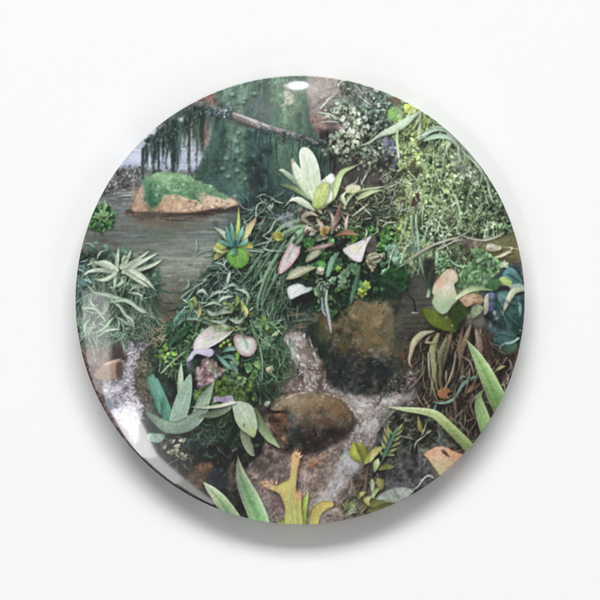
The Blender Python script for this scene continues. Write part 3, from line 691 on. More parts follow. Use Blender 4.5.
for q in ([(262, 246), (268, 250), (284, 251)], [(236, 246), (250, 250), (264, 252)], [(252, 246), (266, 242), (276, 240)], [(270, 196), (276, 201), (284, 203)], [(256, 222), (256, 207), (262, 202), (268, 204)], [(250, 236), (252, 222), (260, 212)],
          [(284, 206), (290, 200), (294, 194)], [(262, 236), (270, 230), (276, 220), (292, 214)], [(197, 254), (204, 250), (210, 250)], [(196, 240), (197, 246), (196, 252)], [(214, 262), (222, 264), (228, 272)], [(228, 256), (236, 268), (242, 276)],
          [(186, 300), (192, 292), (196, 287)], [(180, 298), (190, 290), (206, 280)], [(182, 290), (188, 286), (188, 280)]):
    stroke(q, .9, (146, 168, 152), mound, tip=(160, 178, 164), prof=[.4, 1, .8, .3], sh=.4)
soft(283, 219, 6, 5, (170, 170, 190), .55, rag=.6); soft(270, 206, 2.5, 2, (210, 214, 206), .8, rag=.4); soft(300, 212, 8, 6, (130, 134, 124), .4, rag=.6)

# lower left of the mound, ferny and brighter green
B1 = [(156, 345), (172, 322), (196, 316), (212, 322), (200, 336), (192, 352), (180, 372), (164, 374)]
leaves(B1, 150, [(72, 112, 76), (96, 140, 92), (54, 88, 62), (116, 156, 104), (44, 66, 50)], mound, (4, 9), (.8, 1.6), 100, 90)
strands(B1, 90, [(88, 126, 96), (60, 90, 70), (120, 150, 116)], mound, (6, 16), (.4, .8), 110, 40)
fern = part('printed_fern', label='grey green fern frond arching over the mound')
frond([(172, 326), (184, 316), (198, 316), (208, 323), (214, 330)], 22, 6.2, .8, (124, 158, 140), fern, tip=(150, 180, 160), ang=72)
frond([(186, 312), (178, 320), (172, 332)], 12, 5.5, .8, (104, 150, 130), fern, tip=(140, 176, 158))
frond([(172, 320), (166, 332), (160, 344)], 12, 4.5, .7, (84, 128, 98), fern)
frond([(190, 326), (178, 336), (166, 350)], 14, 5, .7, (76, 120, 84), fern)
for (x, y) in ((163, 358), (166, 353), (170, 361), (158, 356), (174, 354), (165, 349)):
    leaves([(x - 3, y - 3), (x + 3, y - 3), (x + 3, y + 3), (x - 3, y + 3)], 4, [(136, 178, 84), (116, 162, 76), (160, 194, 104)], mound, (3, 6), (1, 1.9), 90, 180)
stroke([(184, 352), (172, 362), (161, 373)], .9, (150, 172, 136), mound, prof=EVEN, sh=.4)
stroke([(160, 350), (160, 362), (159, 372)], .5, (120, 146, 110), mound, prof=EVEN, sh=.3)
strands([(150, 330), (168, 322), (166, 340), (154, 346)], 40, [(150, 140, 116), (128, 132, 110), (172, 150, 124)], bank, (4, 10), (.4, .9), 150, 60)
C1 = [(192, 318), (215, 300), (250, 306), (282, 320), (284, 340), (262, 350), (258, 334), (232, 330), (210, 326)]
leaves(C1, 110, [(88, 122, 92), (116, 150, 108), (140, 168, 126), (60, 88, 68), (128, 132, 72)], mound, (4, 10), (.8, 1.8), 90, 120)
for (x, y, c) in ((194, 302, (134, 140, 76)), (198, 312, (150, 150, 92)), (190, 306, (96, 124, 76)), (236, 300, (132, 152, 82)), (242, 306, (150, 160, 90)), (245, 312, (166, 158, 110)), (230, 308, (110, 140, 80)), (262, 322, (120, 150, 72)), (266, 326, (134, 160, 74)), (236, 356, (120, 158, 70))):
    stroke([(x, y + 6), (x + 1, y), (x + rnd.uniform(-3, 4), y - 6)], 2.2, c, mound, tip=rgb(c) * 1.15, mid=rgb(c) * 1.15, sh=.45)
for q in ([(206, 300), (216, 292), (228, 292)], [(214, 308), (222, 298), (234, 296)], [(204, 306), (214, 302), (222, 306)], [(222, 290), (232, 284), (238, 288)], [(226, 286), (228, 278), (230, 270)], [(234, 288), (246, 292), (250, 300)], [(208, 296), (202, 290), (196, 294)]):
    stroke(q, 1.7, (150, 176, 158), mound, tip=(176, 196, 178), mid=(186, 204, 188), sh=.5)
for q in ([(206, 309), (214, 314), (230, 306)], [(214, 316), (222, 312), (232, 312)], [(228, 318), (238, 322), (244, 316)], [(210, 320), (222, 322), (228, 316)]):
    stroke(q, 2.2, (154, 170, 158), mound, tip=(136, 146, 130), edge=(104, 120, 108), sh=.45)
# right side fine grass over the hollow
D1 = [(258, 316), (284, 322), (296, 336), (286, 362), (276, 384), (252, 388), (250, 356), (258, 338)]
strands(D1, 210, [(80, 112, 84), (104, 140, 104), (58, 84, 64), (130, 162, 124), (44, 64, 52)], mound, (10, 28), (.4, .8), 78, 40, .6)
for q in ([(252, 330), (258, 342), (262, 360), (262, 380)], [(252, 344), (270, 346), (286, 352), (295, 353)], [(262, 342), (276, 350), (280, 366)], [(268, 372), (276, 378), (280, 392)], [(256, 318), (272, 324), (282, 334)], [(258, 384), (260, 394), (260, 404)], [(250, 320), (256, 334), (270, 345)]):
    stroke(q, .75, (128, 162, 118), mound, tip=(120, 150, 120), prof=EVEN, sh=.4)
stroke([(271, 336), (276, 333), (279, 330)], 1.8, (186, 204, 150), mound, sh=.4); soft(267, 403, 3, 2.4, (170, 176, 160), .8, rag=.5)
for k in range(26):
    x, y = rnd.uniform(284, 306), rnd.uniform(300, 340)
    stroke([(x, y), (x + rnd.uniform(-2, 2), y + 10), (x + rnd.uniform(-3, 3), y + 22)], .5, pick([(92, 116, 92), (62, 78, 66), (118, 136, 112)]), mound, prof=EVEN, sh=.1, a=.6)
soft(305, 375, 6, 6, (60, 52, 50), .3)
# water over the ledge between the mound and the rock
blob([(284, 333), (304, 332), (310, 345), (322, 362), (326, 380), (318, 392), (300, 388), (296, 360)], (104, 92, 88), chute, (112, 98, 92), nz=.2, tex=N_VERT, tk=.22, f=3)
for k in range(54):
    x = rnd.uniform(286, 304); y = rnd.uniform(333, 352); L = rnd.uniform(8, 26)
    stroke([(x, y), (x + L * .22, y + L * .5), (x + L * .42 + rnd.uniform(-2, 2), y + L)], rnd.uniform(.4, .9), pick([(188, 182, 184), (150, 142, 140), (62, 52, 50), (128, 112, 104)]), chute, prof=[.6, 1, .3], sh=.1, a=rnd.uniform(.3, .8), f=1.1)
soft(293, 338, 7, 4, (190, 186, 192), .8, rag=.5); stroke([(287, 335), (296, 352), (303, 364)], 1.3, (202, 198, 202), chute, prof=LEAF, sh=0, a=.8); stroke([(308, 334), (313, 350), (318, 365)], .9, (196, 194, 194), chute, prof=LEAF, sh=.2, a=.8)
for (x, y, L) in ((288, 322, 22), (292, 326, 20), (286, 316, 20), (290, 329, 18)):
    stroke([(x, y), (x + L / 2, y - 2), (x + L, y - 3)], 1.1, pick([(132, 112, 94), (112, 116, 104)]), None, prof=LEAF, sh=0, a=.8)
soft(300, 385, 20, 6, (120, 106, 102), .6, rag=.5)
flow([(288, 333), (295, 346), (304, 362), (314, 378), (326, 388)], 70, 3.6, (16, 40), (.6, 1.6), [(216, 214, 216), (234, 232, 234), (186, 180, 180), (104, 90, 82)], (.25, .7), chute)
for k in range(34):
    x, y = spots([(286, 334), (304, 333), (322, 364), (328, 386), (308, 386), (298, 360)], 1)[0]; soft(x, y, rnd.uniform(1.5, 3.5), rnd.uniform(2, 5), pick([(96, 82, 74), (78, 66, 60), (222, 220, 222), (130, 116, 108)]), .5, rag=1.0)
flecks([(298, 360), (312, 360), (330, 388), (300, 392)], 60, [(226, 224, 226), (200, 196, 198)], chute, (.4, 1.0), (.4, .9), 0)
strands([(276, 320), (290, 326), (296, 360), (284, 384), (272, 380)], 40, [(80, 112, 84), (104, 140, 104), (58, 84, 64)], mound, (8, 20), (.4, .8), 78, 40, .6)
# moss cushions low on the mound
mo2 = part('printed_moss_cushion', label='bright green moss cushion low on the mound')
blob([(198, 388), (212, 378), (230, 374), (248, 380), (254, 396), (244, 404), (226, 402), (208, 410), (198, 402)], (104, 128, 64), mo2, (70, 96, 56), nz=.14, tex=N_GRAIN, tk=.16, f=3, rag=1.6)
flecks([(204, 386), (230, 376), (250, 388), (244, 402), (210, 404)], 150, [(138, 164, 84), (84, 110, 58), (112, 140, 76), (52, 72, 46)], mo2, (.5, 1.3), (.4, .8), .2)
blob([(200, 412), (222, 408), (238, 420), (240, 438), (220, 446), (200, 440)], (48, 68, 46), mo2, (36, 50, 40), nz=.18, tex=N_GRAIN, tk=.16, f=4, rag=1.6)
flecks([(204, 412), (236, 414), (238, 438), (206, 440)], 90, [(72, 96, 62), (34, 46, 36), (88, 108, 72)], mo2, (.5, 1.2), (.4, .8), .2)
soft(242, 380, 12, 14, (40, 56, 44), .55, rag=.5); soft(262, 392, 14, 10, (34, 42, 40), .6, rag=.4)
E1 = [(222, 356), (256, 354), (262, 372), (250, 384), (226, 380)]
for (x, y, r, c, a) in ((236, 366, 8, (120, 156, 104), 200), (246, 368, 7, (104, 142, 96), -20), (240, 378, 8, (132, 162, 116), 90), (252, 374, 6, (110, 146, 92), 30), (234, 376, 7, (112, 148, 110), 150), (256, 366, 6, (124, 156, 100), -60), (228, 372, 6, (96, 134, 104), 160)):
    cutleaf(x, y, r, c, mound, 6, a, 80)
cutleaf(269, 368, 5, (196, 190, 156), mound, 5, 60, 90, w=.4); cutleaf(268, 404, 4, (176, 182, 164), mound, 4, 200, 80, w=.4)
strands([(176, 424), (200, 426), (220, 420), (224, 446), (200, 452), (176, 446)], 80, [(74, 100, 88), (96, 124, 110), (52, 72, 64), (110, 122, 108)], mound, (6, 18), (.4, .9), 100, 120, 1.0)
leaves([(152, 424), (170, 428), (184, 440), (180, 462), (160, 452)], 26, [(150, 150, 130), (120, 122, 106), (172, 172, 152), (84, 84, 74)], mound, (4, 9), (1.2, 2.6), 40, 120)
blob([(147, 434), (157, 433), (165, 436), (160, 442), (150, 441)], (150, 184, 166), part('printed_torn_leaf', label='pale mint torn leaf bit near the bright reflection'), sh=.3, f=1)
strands([(168, 446), (196, 450), (192, 468), (174, 464)], 26, [(122, 118, 100), (92, 92, 80), (150, 146, 126)], mound, (5, 10), (.5, 1.1), 90, 90, .8)

# --- centre right: cut-leaf ferns and ivy under the bromeliad
ivy = part('printed_ferny_leaves', label='dark green cut leaves spilling over the rock pillar')
F1 = [(306, 232), (340, 226), (400, 226), (412, 256), (408, 284), (392, 298), (372, 296), (352, 300), (336, 318), (314, 306), (304, 280), (300, 250)]
blob(F1, (42, 58, 46), ivy, (34, 48, 40), nz=.16, f=5, rag=3, a=.9)
leaves(F1, 230, [(56, 86, 60), (76, 112, 74), (44, 66, 50), (92, 126, 92), (36, 54, 44)], ivy, (4, 9), (1, 2.2), 90, 120)
cr = [(84, 128, 74), (104, 146, 92), (72, 112, 78), (120, 152, 120), (64, 100, 64)]
for k in range(52):
    x, y = spots(F1, 1)[0]
    cutleaf(x, y, rnd.uniform(4, 8), pick(cr), ivy, rnd.choice((5, 6, 7)), rnd.uniform(0, 360), 85, sh=.4)
leaves([(352, 226), (396, 222), (404, 246), (372, 248)], 60, [(76, 124, 62), (100, 146, 80), (60, 100, 56)], ivy, (4, 8), (1.2, 2.2), 60, 90)
for (x, y, r, c, a) in ((347, 276, 9, (124, 156, 124), 180), (345, 282, 8, (132, 162, 128), 150), (352, 270, 8, (100, 136, 104), -60), (356, 284, 8, (96, 136, 98), 30), (390, 252, 10, (112, 148, 124), -30), (398, 258, 9, (124, 156, 136), 60), (384, 258, 8, (100, 140, 112), 150), (346, 236, 6, (110, 150, 66), -90), (352, 238, 6, (96, 140, 60), -30)):
    cutleaf(x, y, r, c, ivy, 7, a, 100, sh=.45)
for (x, y, r, c) in ((362, 291, 6, (176, 196, 92)), (366, 285, 5, (160, 186, 96)), (339, 269, 4, (128, 160, 72)), (368, 288, 4, (150, 180, 88))):
    cutleaf(x, y, r, c, ivy, 5, rnd.uniform(0, 360), 110, w=.38, sh=.4)
for (pts, n, ll) in (([(366, 256), (372, 264), (372, 272)], 7, 6), ([(384, 254), (374, 260), (366, 262)], 8, 5), ([(366, 258), (374, 255), (384, 256)], 8, 4)):
    frond(pts, n, ll, 1.0, (188, 186, 160), ivy, tip=(168, 162, 132), sh=.4)
blob([(386, 270), (402, 264), (408, 276), (400, 296), (388, 294), (380, 282)], (44, 84, 46), ivy, (38, 66, 48), nz=.14, f=3, a=.85)
soft(390, 290, 12, 10, (32, 48, 40), .6, rag=.4)
frond([(318, 282), (322, 294), (330, 300)], 8, 7, 1.1, (92, 116, 96), ivy, tip=(140, 152, 132))
frond([(316, 276), (324, 286), (332, 280)], 7, 6, 1.1, (108, 128, 112), ivy, tip=(160, 164, 150))
cutleaf(320, 270, 5, (196, 194, 172), ivy, 4, 100, 120, w=.5)
def lf(name, parent, label, pts, w, c, **k):
    i = part(name, parent, label); stroke(pts, w, c, i, **k); return i
lf('blade', ivy, None, [(338, 253), (332, 260), (328, 274), (326, 276)], 3.0, (116, 150, 128), tip=(88, 124, 104), edge=(84, 112, 96), mid=(140, 170, 150), prof=[.5, 1, 1, .6, .2], sh=.5)
lf('blade', ivy, None, [(359, 266), (356, 282), (352, 296), (351, 303)], 2.4, (92, 128, 96), tip=(76, 112, 88), edge=(60, 92, 70), prof=[.6, 1, 1, .8, .2], sh=.4)
root = part('printed_white_root', label='white root hanging into the stream')
stroke([(327, 290), (326, 302), (329, 318), (331, 333)], 1.7, (176, 180, 184), root, tip=(196, 192, 198), prof=[.4, .7, 1, .9, .2], sh=.5)
stroke([(322, 298), (323, 310), (326, 316)], 1.8, (150, 164, 172), root, prof=[.3, .8, 1, .7, .2], sh=.4)

# --- variegated leaves
def caladium(label, pts, c, c2, d, edge, ew=3, mid=None, midw=1.4, veins=(), vc=None, sh=.55):
    i = part('printed_variegated_leaf', label=label)
    blob(pts, c, i, c2, d, nz=.05, edge=edge, ew=ew, sh=sh, f=.9)
    if mid: stroke(mid, midw, vc, i, prof=LEAF, sh=0, a=.75, f=1.8)
    for v in veins: stroke(v, .7, vc, i, prof=LEAF, sh=0, a=.65, f=1.3)
    return i
i = caladium('long pink edged leaf leaning left of the white heart leaf', [(291, 242), (296, 246), (300, 246), (299, 254), (293, 263), (286, 270), (280, 274), (278, 270), (280, 262), (285, 251)], (212, 206, 206), (196, 170, 176), (-.5, 1), (178, 138, 146), 3.2,
         [(293, 247), (288, 257), (281, 271)], 1.3, ([(292, 252), (296, 256)], [(288, 257), (283, 258)], [(288, 258), (290, 264)]), (158, 172, 150))
caladium('pale olive leaf behind the pink edged leaf', [(286, 279), (292, 270), (302, 266), (316, 267), (306, 273), (296, 278)], (170, 172, 146), (146, 150, 118), (1, 0), (126, 130, 104), 2, [(288, 278), (300, 271), (313, 267)], .8, (), (192, 190, 170))
caladium('small white leaf over dark grass', [(287, 292), (288, 287), (294, 284), (301, 284), (306, 287), (312, 287), (310, 291), (302, 294), (296, 297), (290, 299)], (206, 214, 216), (214, 216, 214), (1, 0), (176, 190, 190), 2, [(291, 295), (300, 290), (309, 289)], .7, (), (166, 186, 176))
caladium('grey pink narrow leaf under the bromeliad', [(304, 252), (311, 247), (322, 244), (334, 242), (330, 246), (320, 249), (311, 250)], (176, 150, 144), (186, 170, 160), (1, 0), (124, 100, 96), 2, sh=.4)
caladium('small olive white leaf left of the folded leaf', [(305, 262), (309, 254), (316, 249), (321, 251), (318, 256), (311, 260)], (180, 182, 160), (140, 146, 118), (0, 1), (120, 126, 104), 2, sh=.4)
i = caladium('bright white folded leaf over the ferns', [(342.5, 249.5), (350, 245), (360, 240.5), (371.5, 235.5), (367, 244), (364, 253), (361, 261.5), (354, 260.5), (348, 256)], (212, 206, 214), (222, 216, 224), (0, 1), (196, 186, 200), 2)
soft(355, 249, 6, 5, (214, 216, 170), .75, rag=.2); stroke([(369, 238), (359, 248), (354, 256)], .8, (196, 206, 160), i, sh=0, a=.6)
blob([(368, 243), (373, 237), (377, 243), (374, 251), (366, 252)], (88, 80, 76), i, f=2)
i = caladium('large pink white leaf folded over the mound', [(193, 349), (194, 341), (199, 334), (206, 328), (213, 325.5), (220, 329), (227, 331.5), (233.5, 330), (226, 337.5), (216, 344), (206, 348.5), (199, 350)], (212, 202, 204), (186, 186, 174), (1, 0), (170, 160, 158), 2.2)
blob([(213, 325.5), (224, 324), (231, 328), (226, 331), (219, 332), (214, 331)], (142, 152, 122), i, (120, 134, 108), f=2)
stroke([(196, 347), (208, 341), (222, 336), (232, 331)], 1.2, (166, 180, 150), i, sh=0, a=.6, f=2); stroke([(194, 349), (206, 347.5), (218, 341), (232, 331)], 1.0, (226, 222, 220), i, sh=0, a=.7)
stroke([(200, 338), (210, 336)], .8, (172, 176, 160), i, sh=0, a=.5)
i = caladium('small folded white and lavender leaf below the large one', [(186.5, 361), (189, 355), (194, 349.5), (202, 349), (210, 348), (214, 352), (210, 357), (202, 355), (196, 354), (191, 360)], (200, 202, 214), (184, 176, 206), (1, 0), (160, 160, 180), 1.8)
soft(189, 364, 3, 6, (150, 142, 186), .6, rag=.4)
i = part('printed_variegated_leaf', label='mottled white and reddish brown leaf with lavender edge')
blob([(196, 374), (200, 362), (208, 357), (216, 362), (221, 368), (222, 374), (214, 380), (206, 385), (199, 388), (197, 380)], (146, 126, 126), i, (112, 88, 84), (-.4, 1), nz=.2, f=1.4, rag=.8, sh=.4)
MOT = [(197, 374), (201, 363), (208, 358), (216, 363), (222, 373), (214, 380), (200, 387)]
flecks(MOT, 90, [(206, 198, 212), (120, 80, 76), (170, 130, 132), (186, 176, 204), (104, 70, 66), (150, 120, 118)], i, (.5, 1.4), (.4, .85), .1)
for (x, y) in ((198, 372), (199, 378), (201, 384), (213, 379), (219, 374), (207, 383)):
    soft(x, y, 2.6, 2.2, (196, 190, 214), .6, rag=.5)
stroke([(208, 362), (212, 368), (216, 376)], 2.6, (150, 176, 132), i, sh=0, a=.7, f=2.4)
i = part('printed_variegated_leaf', label='pink rimmed white heart leaf with green veins on the grass')
HP = [(233.5, 337), (239, 334), (246, 336), (252, 337), (256.5, 342), (256, 349), (252, 355), (247, 356.5), (240, 354), (235, 347)]
blob(HP, (200, 206, 196), i, nz=.05, edge=(164, 126, 134), ew=5, sh=.6, f=1)
for k in range(13):
    th = math.radians(-40 + k * 17); ex, ey = 246 + 10 * math.cos(th), 345 + 10 * math.sin(th)
    stroke([(245, 339), ((245 + ex) / 2, (341 + ey) / 2), (ex, ey)], .7, (222, 220, 220), i, sh=0, a=.7, prof=[.6, 1, .7])
stroke([(244, 337), (245.5, 343), (247, 349)], 2.2, (132, 166, 122), i, sh=0, a=.85, f=2); stroke([(236, 326), (241, 330), (243, 337)], .9, (128, 150, 112), i, prof=EVEN, sh=.3)
i = part('printed_variegated_leaf', label='small purple leaf on the moss cushion')
blob([(213, 402), (215, 396), (222, 397), (230, 395), (234, 401), (226, 403), (219, 401)], (150, 136, 170), i, (178, 170, 190), (1, 0), sh=.4)
for q in ([(222, 352), (230, 348), (236, 350)], [(220, 358), (230, 356), (236, 362)], [(226, 366), (234, 366), (238, 374)], [(216, 354), (224, 362), (232, 370)]):
    stroke(q, 2.6, (96, 138, 124), mound, tip=(124, 160, 146), edge=(70, 104, 94), sh=.4)
for (x, y) in ((222, 344), (226, 342), (219, 347), (228, 346)):
    stroke([(x, y), (x + 3, y - 3)], 1.6, (150, 176, 84), mound, sh=.3)

# --- many-coloured rosette on the mound
ros = part('printed_colourful_rosette', label='green and yellow rosette with teal heart on the mound')
def petal(P, pts, w, c, label=None, **k):
    i = part('leaf', P, label); k.setdefault('sh', .5); stroke(pts, w, c, i, **k); return i
petal(ros, [(236, 238), (238, 224), (238.5, 206)], 2.6, (150, 170, 84), tip=(186, 190, 110), prof=[1, .9, .7, .4, .05], edge=(120, 140, 80))
petal(ros, [(243, 240), (249, 228), (256, 217)], 3.4, (166, 172, 120), tip=(170, 124, 112), prof=[.6, .9, 1, .8, .1], mid=(176, 184, 130))
petal(ros, [(232, 242), (224, 234), (214, 227)], 3.2, (150, 180, 160), tip=(196, 200, 170), prof=[.6, 1, .9, .6, .1], edge=(120, 140, 120))
petal(ros, [(226, 248), (219, 246), (213, 252)], 4.2, (160, 170, 96), tip=(176, 172, 108), edge=(120, 136, 76))
petal(ros, [(228, 250), (219, 254), (214, 260)], 3.4, (150, 150, 90), tip=(160, 150, 110), edge=(110, 120, 70))
petal(ros, [(240, 246), (247, 244), (253, 248)], 4.0, (150, 166, 92), tip=(170, 170, 100), edge=(120, 130, 70))
petal(ros, [(238, 244), (246, 252), (252, 256)], 3.0, (120, 140, 84), tip=(160, 160, 110))
i = part('leaf', ros, 'broad fresh green lower leaf')
blob([(229, 250), (236, 247), (245, 249), (249, 257), (247, 264), (238, 268.5), (230, 264), (226, 257)], (118, 162, 80), i, (96, 146, 70), nz=.06, edge=(78, 120, 60), ew=2, sh=.5)
stroke([(235, 248), (238, 258), (238, 267)], .8, (146, 184, 104), i, sh=0, a=.6)
for q in ([(233, 246), (228, 236), (226, 226)], [(234, 246), (232, 234), (231, 222)], [(236, 246), (240, 234), (243, 226)], [(234, 246), (226, 244), (218, 240)], [(236, 246), (244, 242), (248, 238)], [(235, 246), (234, 252), (230, 254)]):
    petal(ros, q, 2.6, (78, 128, 118), tip=(116, 164, 150), mid=(132, 176, 164))
soft(235, 244, 3, 3, (44, 78, 76), .6)
petal(ros, [(223, 253), (216, 250), (212, 246)], 1.6, (176, 196, 140), tip=(190, 206, 160))
stroke([(277, 240), (274, 236), (276, 232)], 3, (150, 146, 80), mound, tip=(170, 160, 96), sh=.4); cutleaf(278, 236, 6, (140, 146, 74), mound, 4, 10, 80, w=.5)

# --- pale bromeliad
brom = part('printed_bromeliad', label='pale mint bromeliad standing at the top of the mound')
leaves([(300, 202), (330, 204), (360, 196), (372, 214), (344, 232), (310, 232)], 90, [(128, 122, 108), (160, 152, 140), (92, 80, 72), (112, 136, 96), (70, 62, 56)], mound, (5, 12), (1, 2.4), 80, 120)
strands([(330, 196), (396, 180), (400, 222), (350, 232)], 170, [(152, 164, 132), (120, 134, 104), (176, 184, 160), (92, 98, 80), (62, 62, 54)], mound, (6, 18), (.5, 1.1), 60, 160, .9, sh=.45)
for q in ([(318, 216), (310, 213), (303, 218), (316, 228)], [(316, 218), (322, 226), (326, 234)], [(330, 212), (334, 222), (330, 236)], [(322, 214), (318, 208), (328, 206)]):
    stroke(q, 2.6, (170, 162, 150), mound, tip=(146, 134, 116), edge=(110, 98, 90), sh=.5)
stroke([(340, 205), (338, 216), (334, 226)], 3.2, (124, 92, 84), mound, tip=(150, 130, 120), sh=.5); stroke([(348, 214), (346, 224), (346, 230)], 1.8, (196, 176, 160), mound, sh=.4)
cutleaf(327, 232, 8, (162, 142, 92), mound, 5, 200, 70, w=.36); stroke([(334, 236), (346, 232), (360, 235)], 2.4, (132, 96, 74), mound, tip=(150, 120, 96), sh=.4)
soft(313, 211, 2.5, 2, (200, 150, 124), .8)
petal(brom, [(310, 200), (298, 190), (279, 184)], 3.2, (128, 150, 112), tip=(104, 124, 88), edge=(92, 112, 84), mid=(150, 168, 130))
petal(brom, [(306, 190), (294, 180), (283, 171), (279, 170)], 2.8, (164, 188, 160), tip=(188, 204, 180), prof=[.8, 1, .9, .6, .15])
petal(brom, [(314, 210), (304, 203), (296, 199), (289, 201)], 3.6, (206, 214, 190), tip=(190, 202, 176), prof=[.3, .9, 1, .6, .05], edge=(150, 164, 140))
petal(brom, [(318, 203), (308, 190), (299, 176), (292, 160)], 5.4, (178, 196, 156), tip=(212, 220, 202), prof=[.6, .9, 1, .95, .25], edge=(150, 172, 138))
soft(293, 161, 2.4, 1.8, (176, 128, 100), .8)
i = part('leaf', brom, 'tallest leaf, nearly white')
blob([(315, 204), (309, 192), (303, 177), (299.5, 162), (299, 152), (302, 147.5), (307, 147.5), (313, 153), (318, 164), (320.5, 178), (321, 192), (320, 204)], (218, 228, 214), i, (182, 200, 152), nz=.03, edge=(232, 238, 228), ew=2.0, sh=.55)
stroke([(316, 202), (311, 180), (305, 156)], 1.4, (196, 212, 190), i, sh=0, a=.6, f=3)
petal(brom, [(322, 203), (328, 194), (330, 184), (326, 176)], 3.6, (206, 216, 196), tip=(222, 226, 214))
i = part('leaf', brom, 'bright white bent tip')
blob([(320, 182), (327, 176), (332, 173), (335, 178), (331, 183), (324, 186)], (232, 232, 224), i, (214, 218, 196), sh=.3)
petal(brom, [(322, 206), (332, 196), (337, 182), (342, 172), (352, 167), (359, 164)], 3.6, (164, 186, 130), tip=(150, 170, 124), prof=[.7, 1, 1, .75, .35, .05], edge=(132, 156, 108), mid=(180, 200, 150))
petal(brom, [(324, 205), (329, 198), (331, 190)], 2.8, (200, 212, 186), tip=(214, 222, 204))
i = part('leaf', brom, 'yellow green inner cup')
blob([(312, 203), (314, 193), (320, 184), (328, 182), (329, 190), (326, 200), (321, 207), (315, 208)], (188, 206, 128), i, (156, 176, 104), nz=.05, edge=(150, 174, 110), ew=2, sh=.35)
soft(319, 193, 4, 4, (208, 218, 160), .6); stroke([(317, 205), (320, 196), (322, 186)], 1, (160, 182, 110), i, sh=0, a=.6)
soft(318, 208, 6, 2.4, (112, 116, 70), .6)
for q, w, c in (([(344, 208), (350, 196), (360, 190), (380, 187), (396, 184)], 1.8, (178, 192, 152)), ([(358, 198), (370, 192), (382, 190)], 2.8, (160, 178, 132)), ([(361, 184), (366, 174), (371, 163), (372, 156)], 1.0, (186, 190, 170)), ([(345, 204), (342, 196), (348, 190)], 2.2, (196, 204, 170)),
                ([(352, 216), (362, 208), (368, 204)], 1.1, (190, 190, 166)), ([(364, 208), (372, 216)], 1.0, (176, 182, 158)), ([(356, 226), (360, 226), (362, 228)], 1.0, (160, 176, 160)), ([(382, 226), (388, 222), (394, 222)], .9, (180, 186, 168)), ([(350, 184), (356, 182), (358, 176)], 1.0, (160, 168, 146))):
    stroke(q, w, c, mound, tip=rgb(c) * 1.05, sh=.5, prof=[.5, 1, .8, .4, .15])
blob([(345, 188), (352, 184), (360, 186), (358, 191), (348, 193)], (222, 222, 198), mound, (196, 206, 150), f=1.6, sh=.3)

# --- pale lichen shrub
shrub = part('printed_pale_shrub', label='pale grey green bush of tiny crinkled leaves')
SH = [(324, 108), (334, 102), (346, 100), (362, 100), (372, 92), (384, 92), (392, 106), (398, 130), (396, 156), (384, 164), (368, 162), (358, 154), (344, 156), (330, 154), (328, 144), (336, 134), (342, 124), (330, 118)]
blob(SH, (88, 98, 88), shrub, (74, 82, 72), nz=.25, tex=N_MED, tk=.2, f=5, rag=4)
blob([(352, 76), (372, 82), (392, 94), (396, 122), (384, 130), (364, 122), (352, 108)], (96, 110, 104), shrub, (88, 108, 100), nz=.25, f=5, rag=3, a=.7)
flecks(SH, 420, [(176, 188, 166), (140, 156, 136), (60, 68, 60), (198, 206, 188), (112, 130, 114), (84, 100, 88)], shrub, (.7, 1.9), (.45, .85), .28)
for k in range(60):                                      # crinkled clusters
    x, y = spots([(326, 112), (336, 104), (352, 104), (360, 120), (366, 136), (368, 152), (352, 152), (332, 152), (330, 142), (344, 128)], 1)[0]
    c = pick([(190, 200, 176), (174, 186, 158), (206, 212, 194), (150, 166, 142)])
    for m in range(4):
        th = rnd.uniform(0, 6.28)
        stroke([(x, y), (x + 2 * math.cos(th), y + 2 * math.sin(th)), (x + 3 * math.cos(th + .9), y + 3 * math.sin(th + .9))], rnd.uniform(.9, 1.6), c * rnd.uniform(.85, 1.1), shrub, prof=[.6, 1, .8], sh=.35, side=.25)
for k in range(46):
    x, y = spots([(364, 96), (380, 90), (394, 108), (396, 130), (372, 134), (362, 116)], 1)[0]
    c = pick([(128, 150, 142), (150, 168, 160), (104, 126, 118), (174, 190, 178)])
    for m in range(3):
        th = rnd.uniform(0, 6.28)
        stroke([(x, y), (x + 2.4 * math.cos(th), y + 2.4 * math.sin(th))], rnd.uniform(.8, 1.4), c * rnd.uniform(.85, 1.1), shrub, prof=[.6, 1, .6], sh=.4)
for q in ([(320, 108), (330, 98), (342, 88), (346, 84)], [(344, 82), (356, 86), (364, 96), (372, 102)], [(318, 112), (330, 114), (336, 118)], [(322, 122), (330, 121), (338, 122)], [(372, 106), (364, 100), (358, 96)], [(324, 118), (330, 114)], [(326, 100), (332, 96), (338, 96)], [(336, 90), (340, 82), (350, 78)]):
    stroke(q, .8, (186, 188, 176), shrub, prof=[.8, 1, .8, .3], sh=.25)
strands([(330, 78), (370, 84), (376, 100), (340, 100)], 50, [(150, 158, 144), (96, 102, 94), (180, 186, 172), (76, 84, 78)], shrub, (4, 12), (.4, .8), 0, 180, .8, sh=.2)
leaves([(340, 80), (356, 80), (352, 94), (340, 96)], 26, [(110, 126, 110), (146, 160, 140), (84, 96, 86)], shrub, (3, 6), (.8, 1.5), 0, 180)
flecks([(352, 154), (396, 150), (398, 176), (360, 172)], 120, [(120, 132, 108), (64, 66, 58), (150, 160, 134), (48, 48, 46)], shrub, (.6, 1.6), (.4, .9), .4)

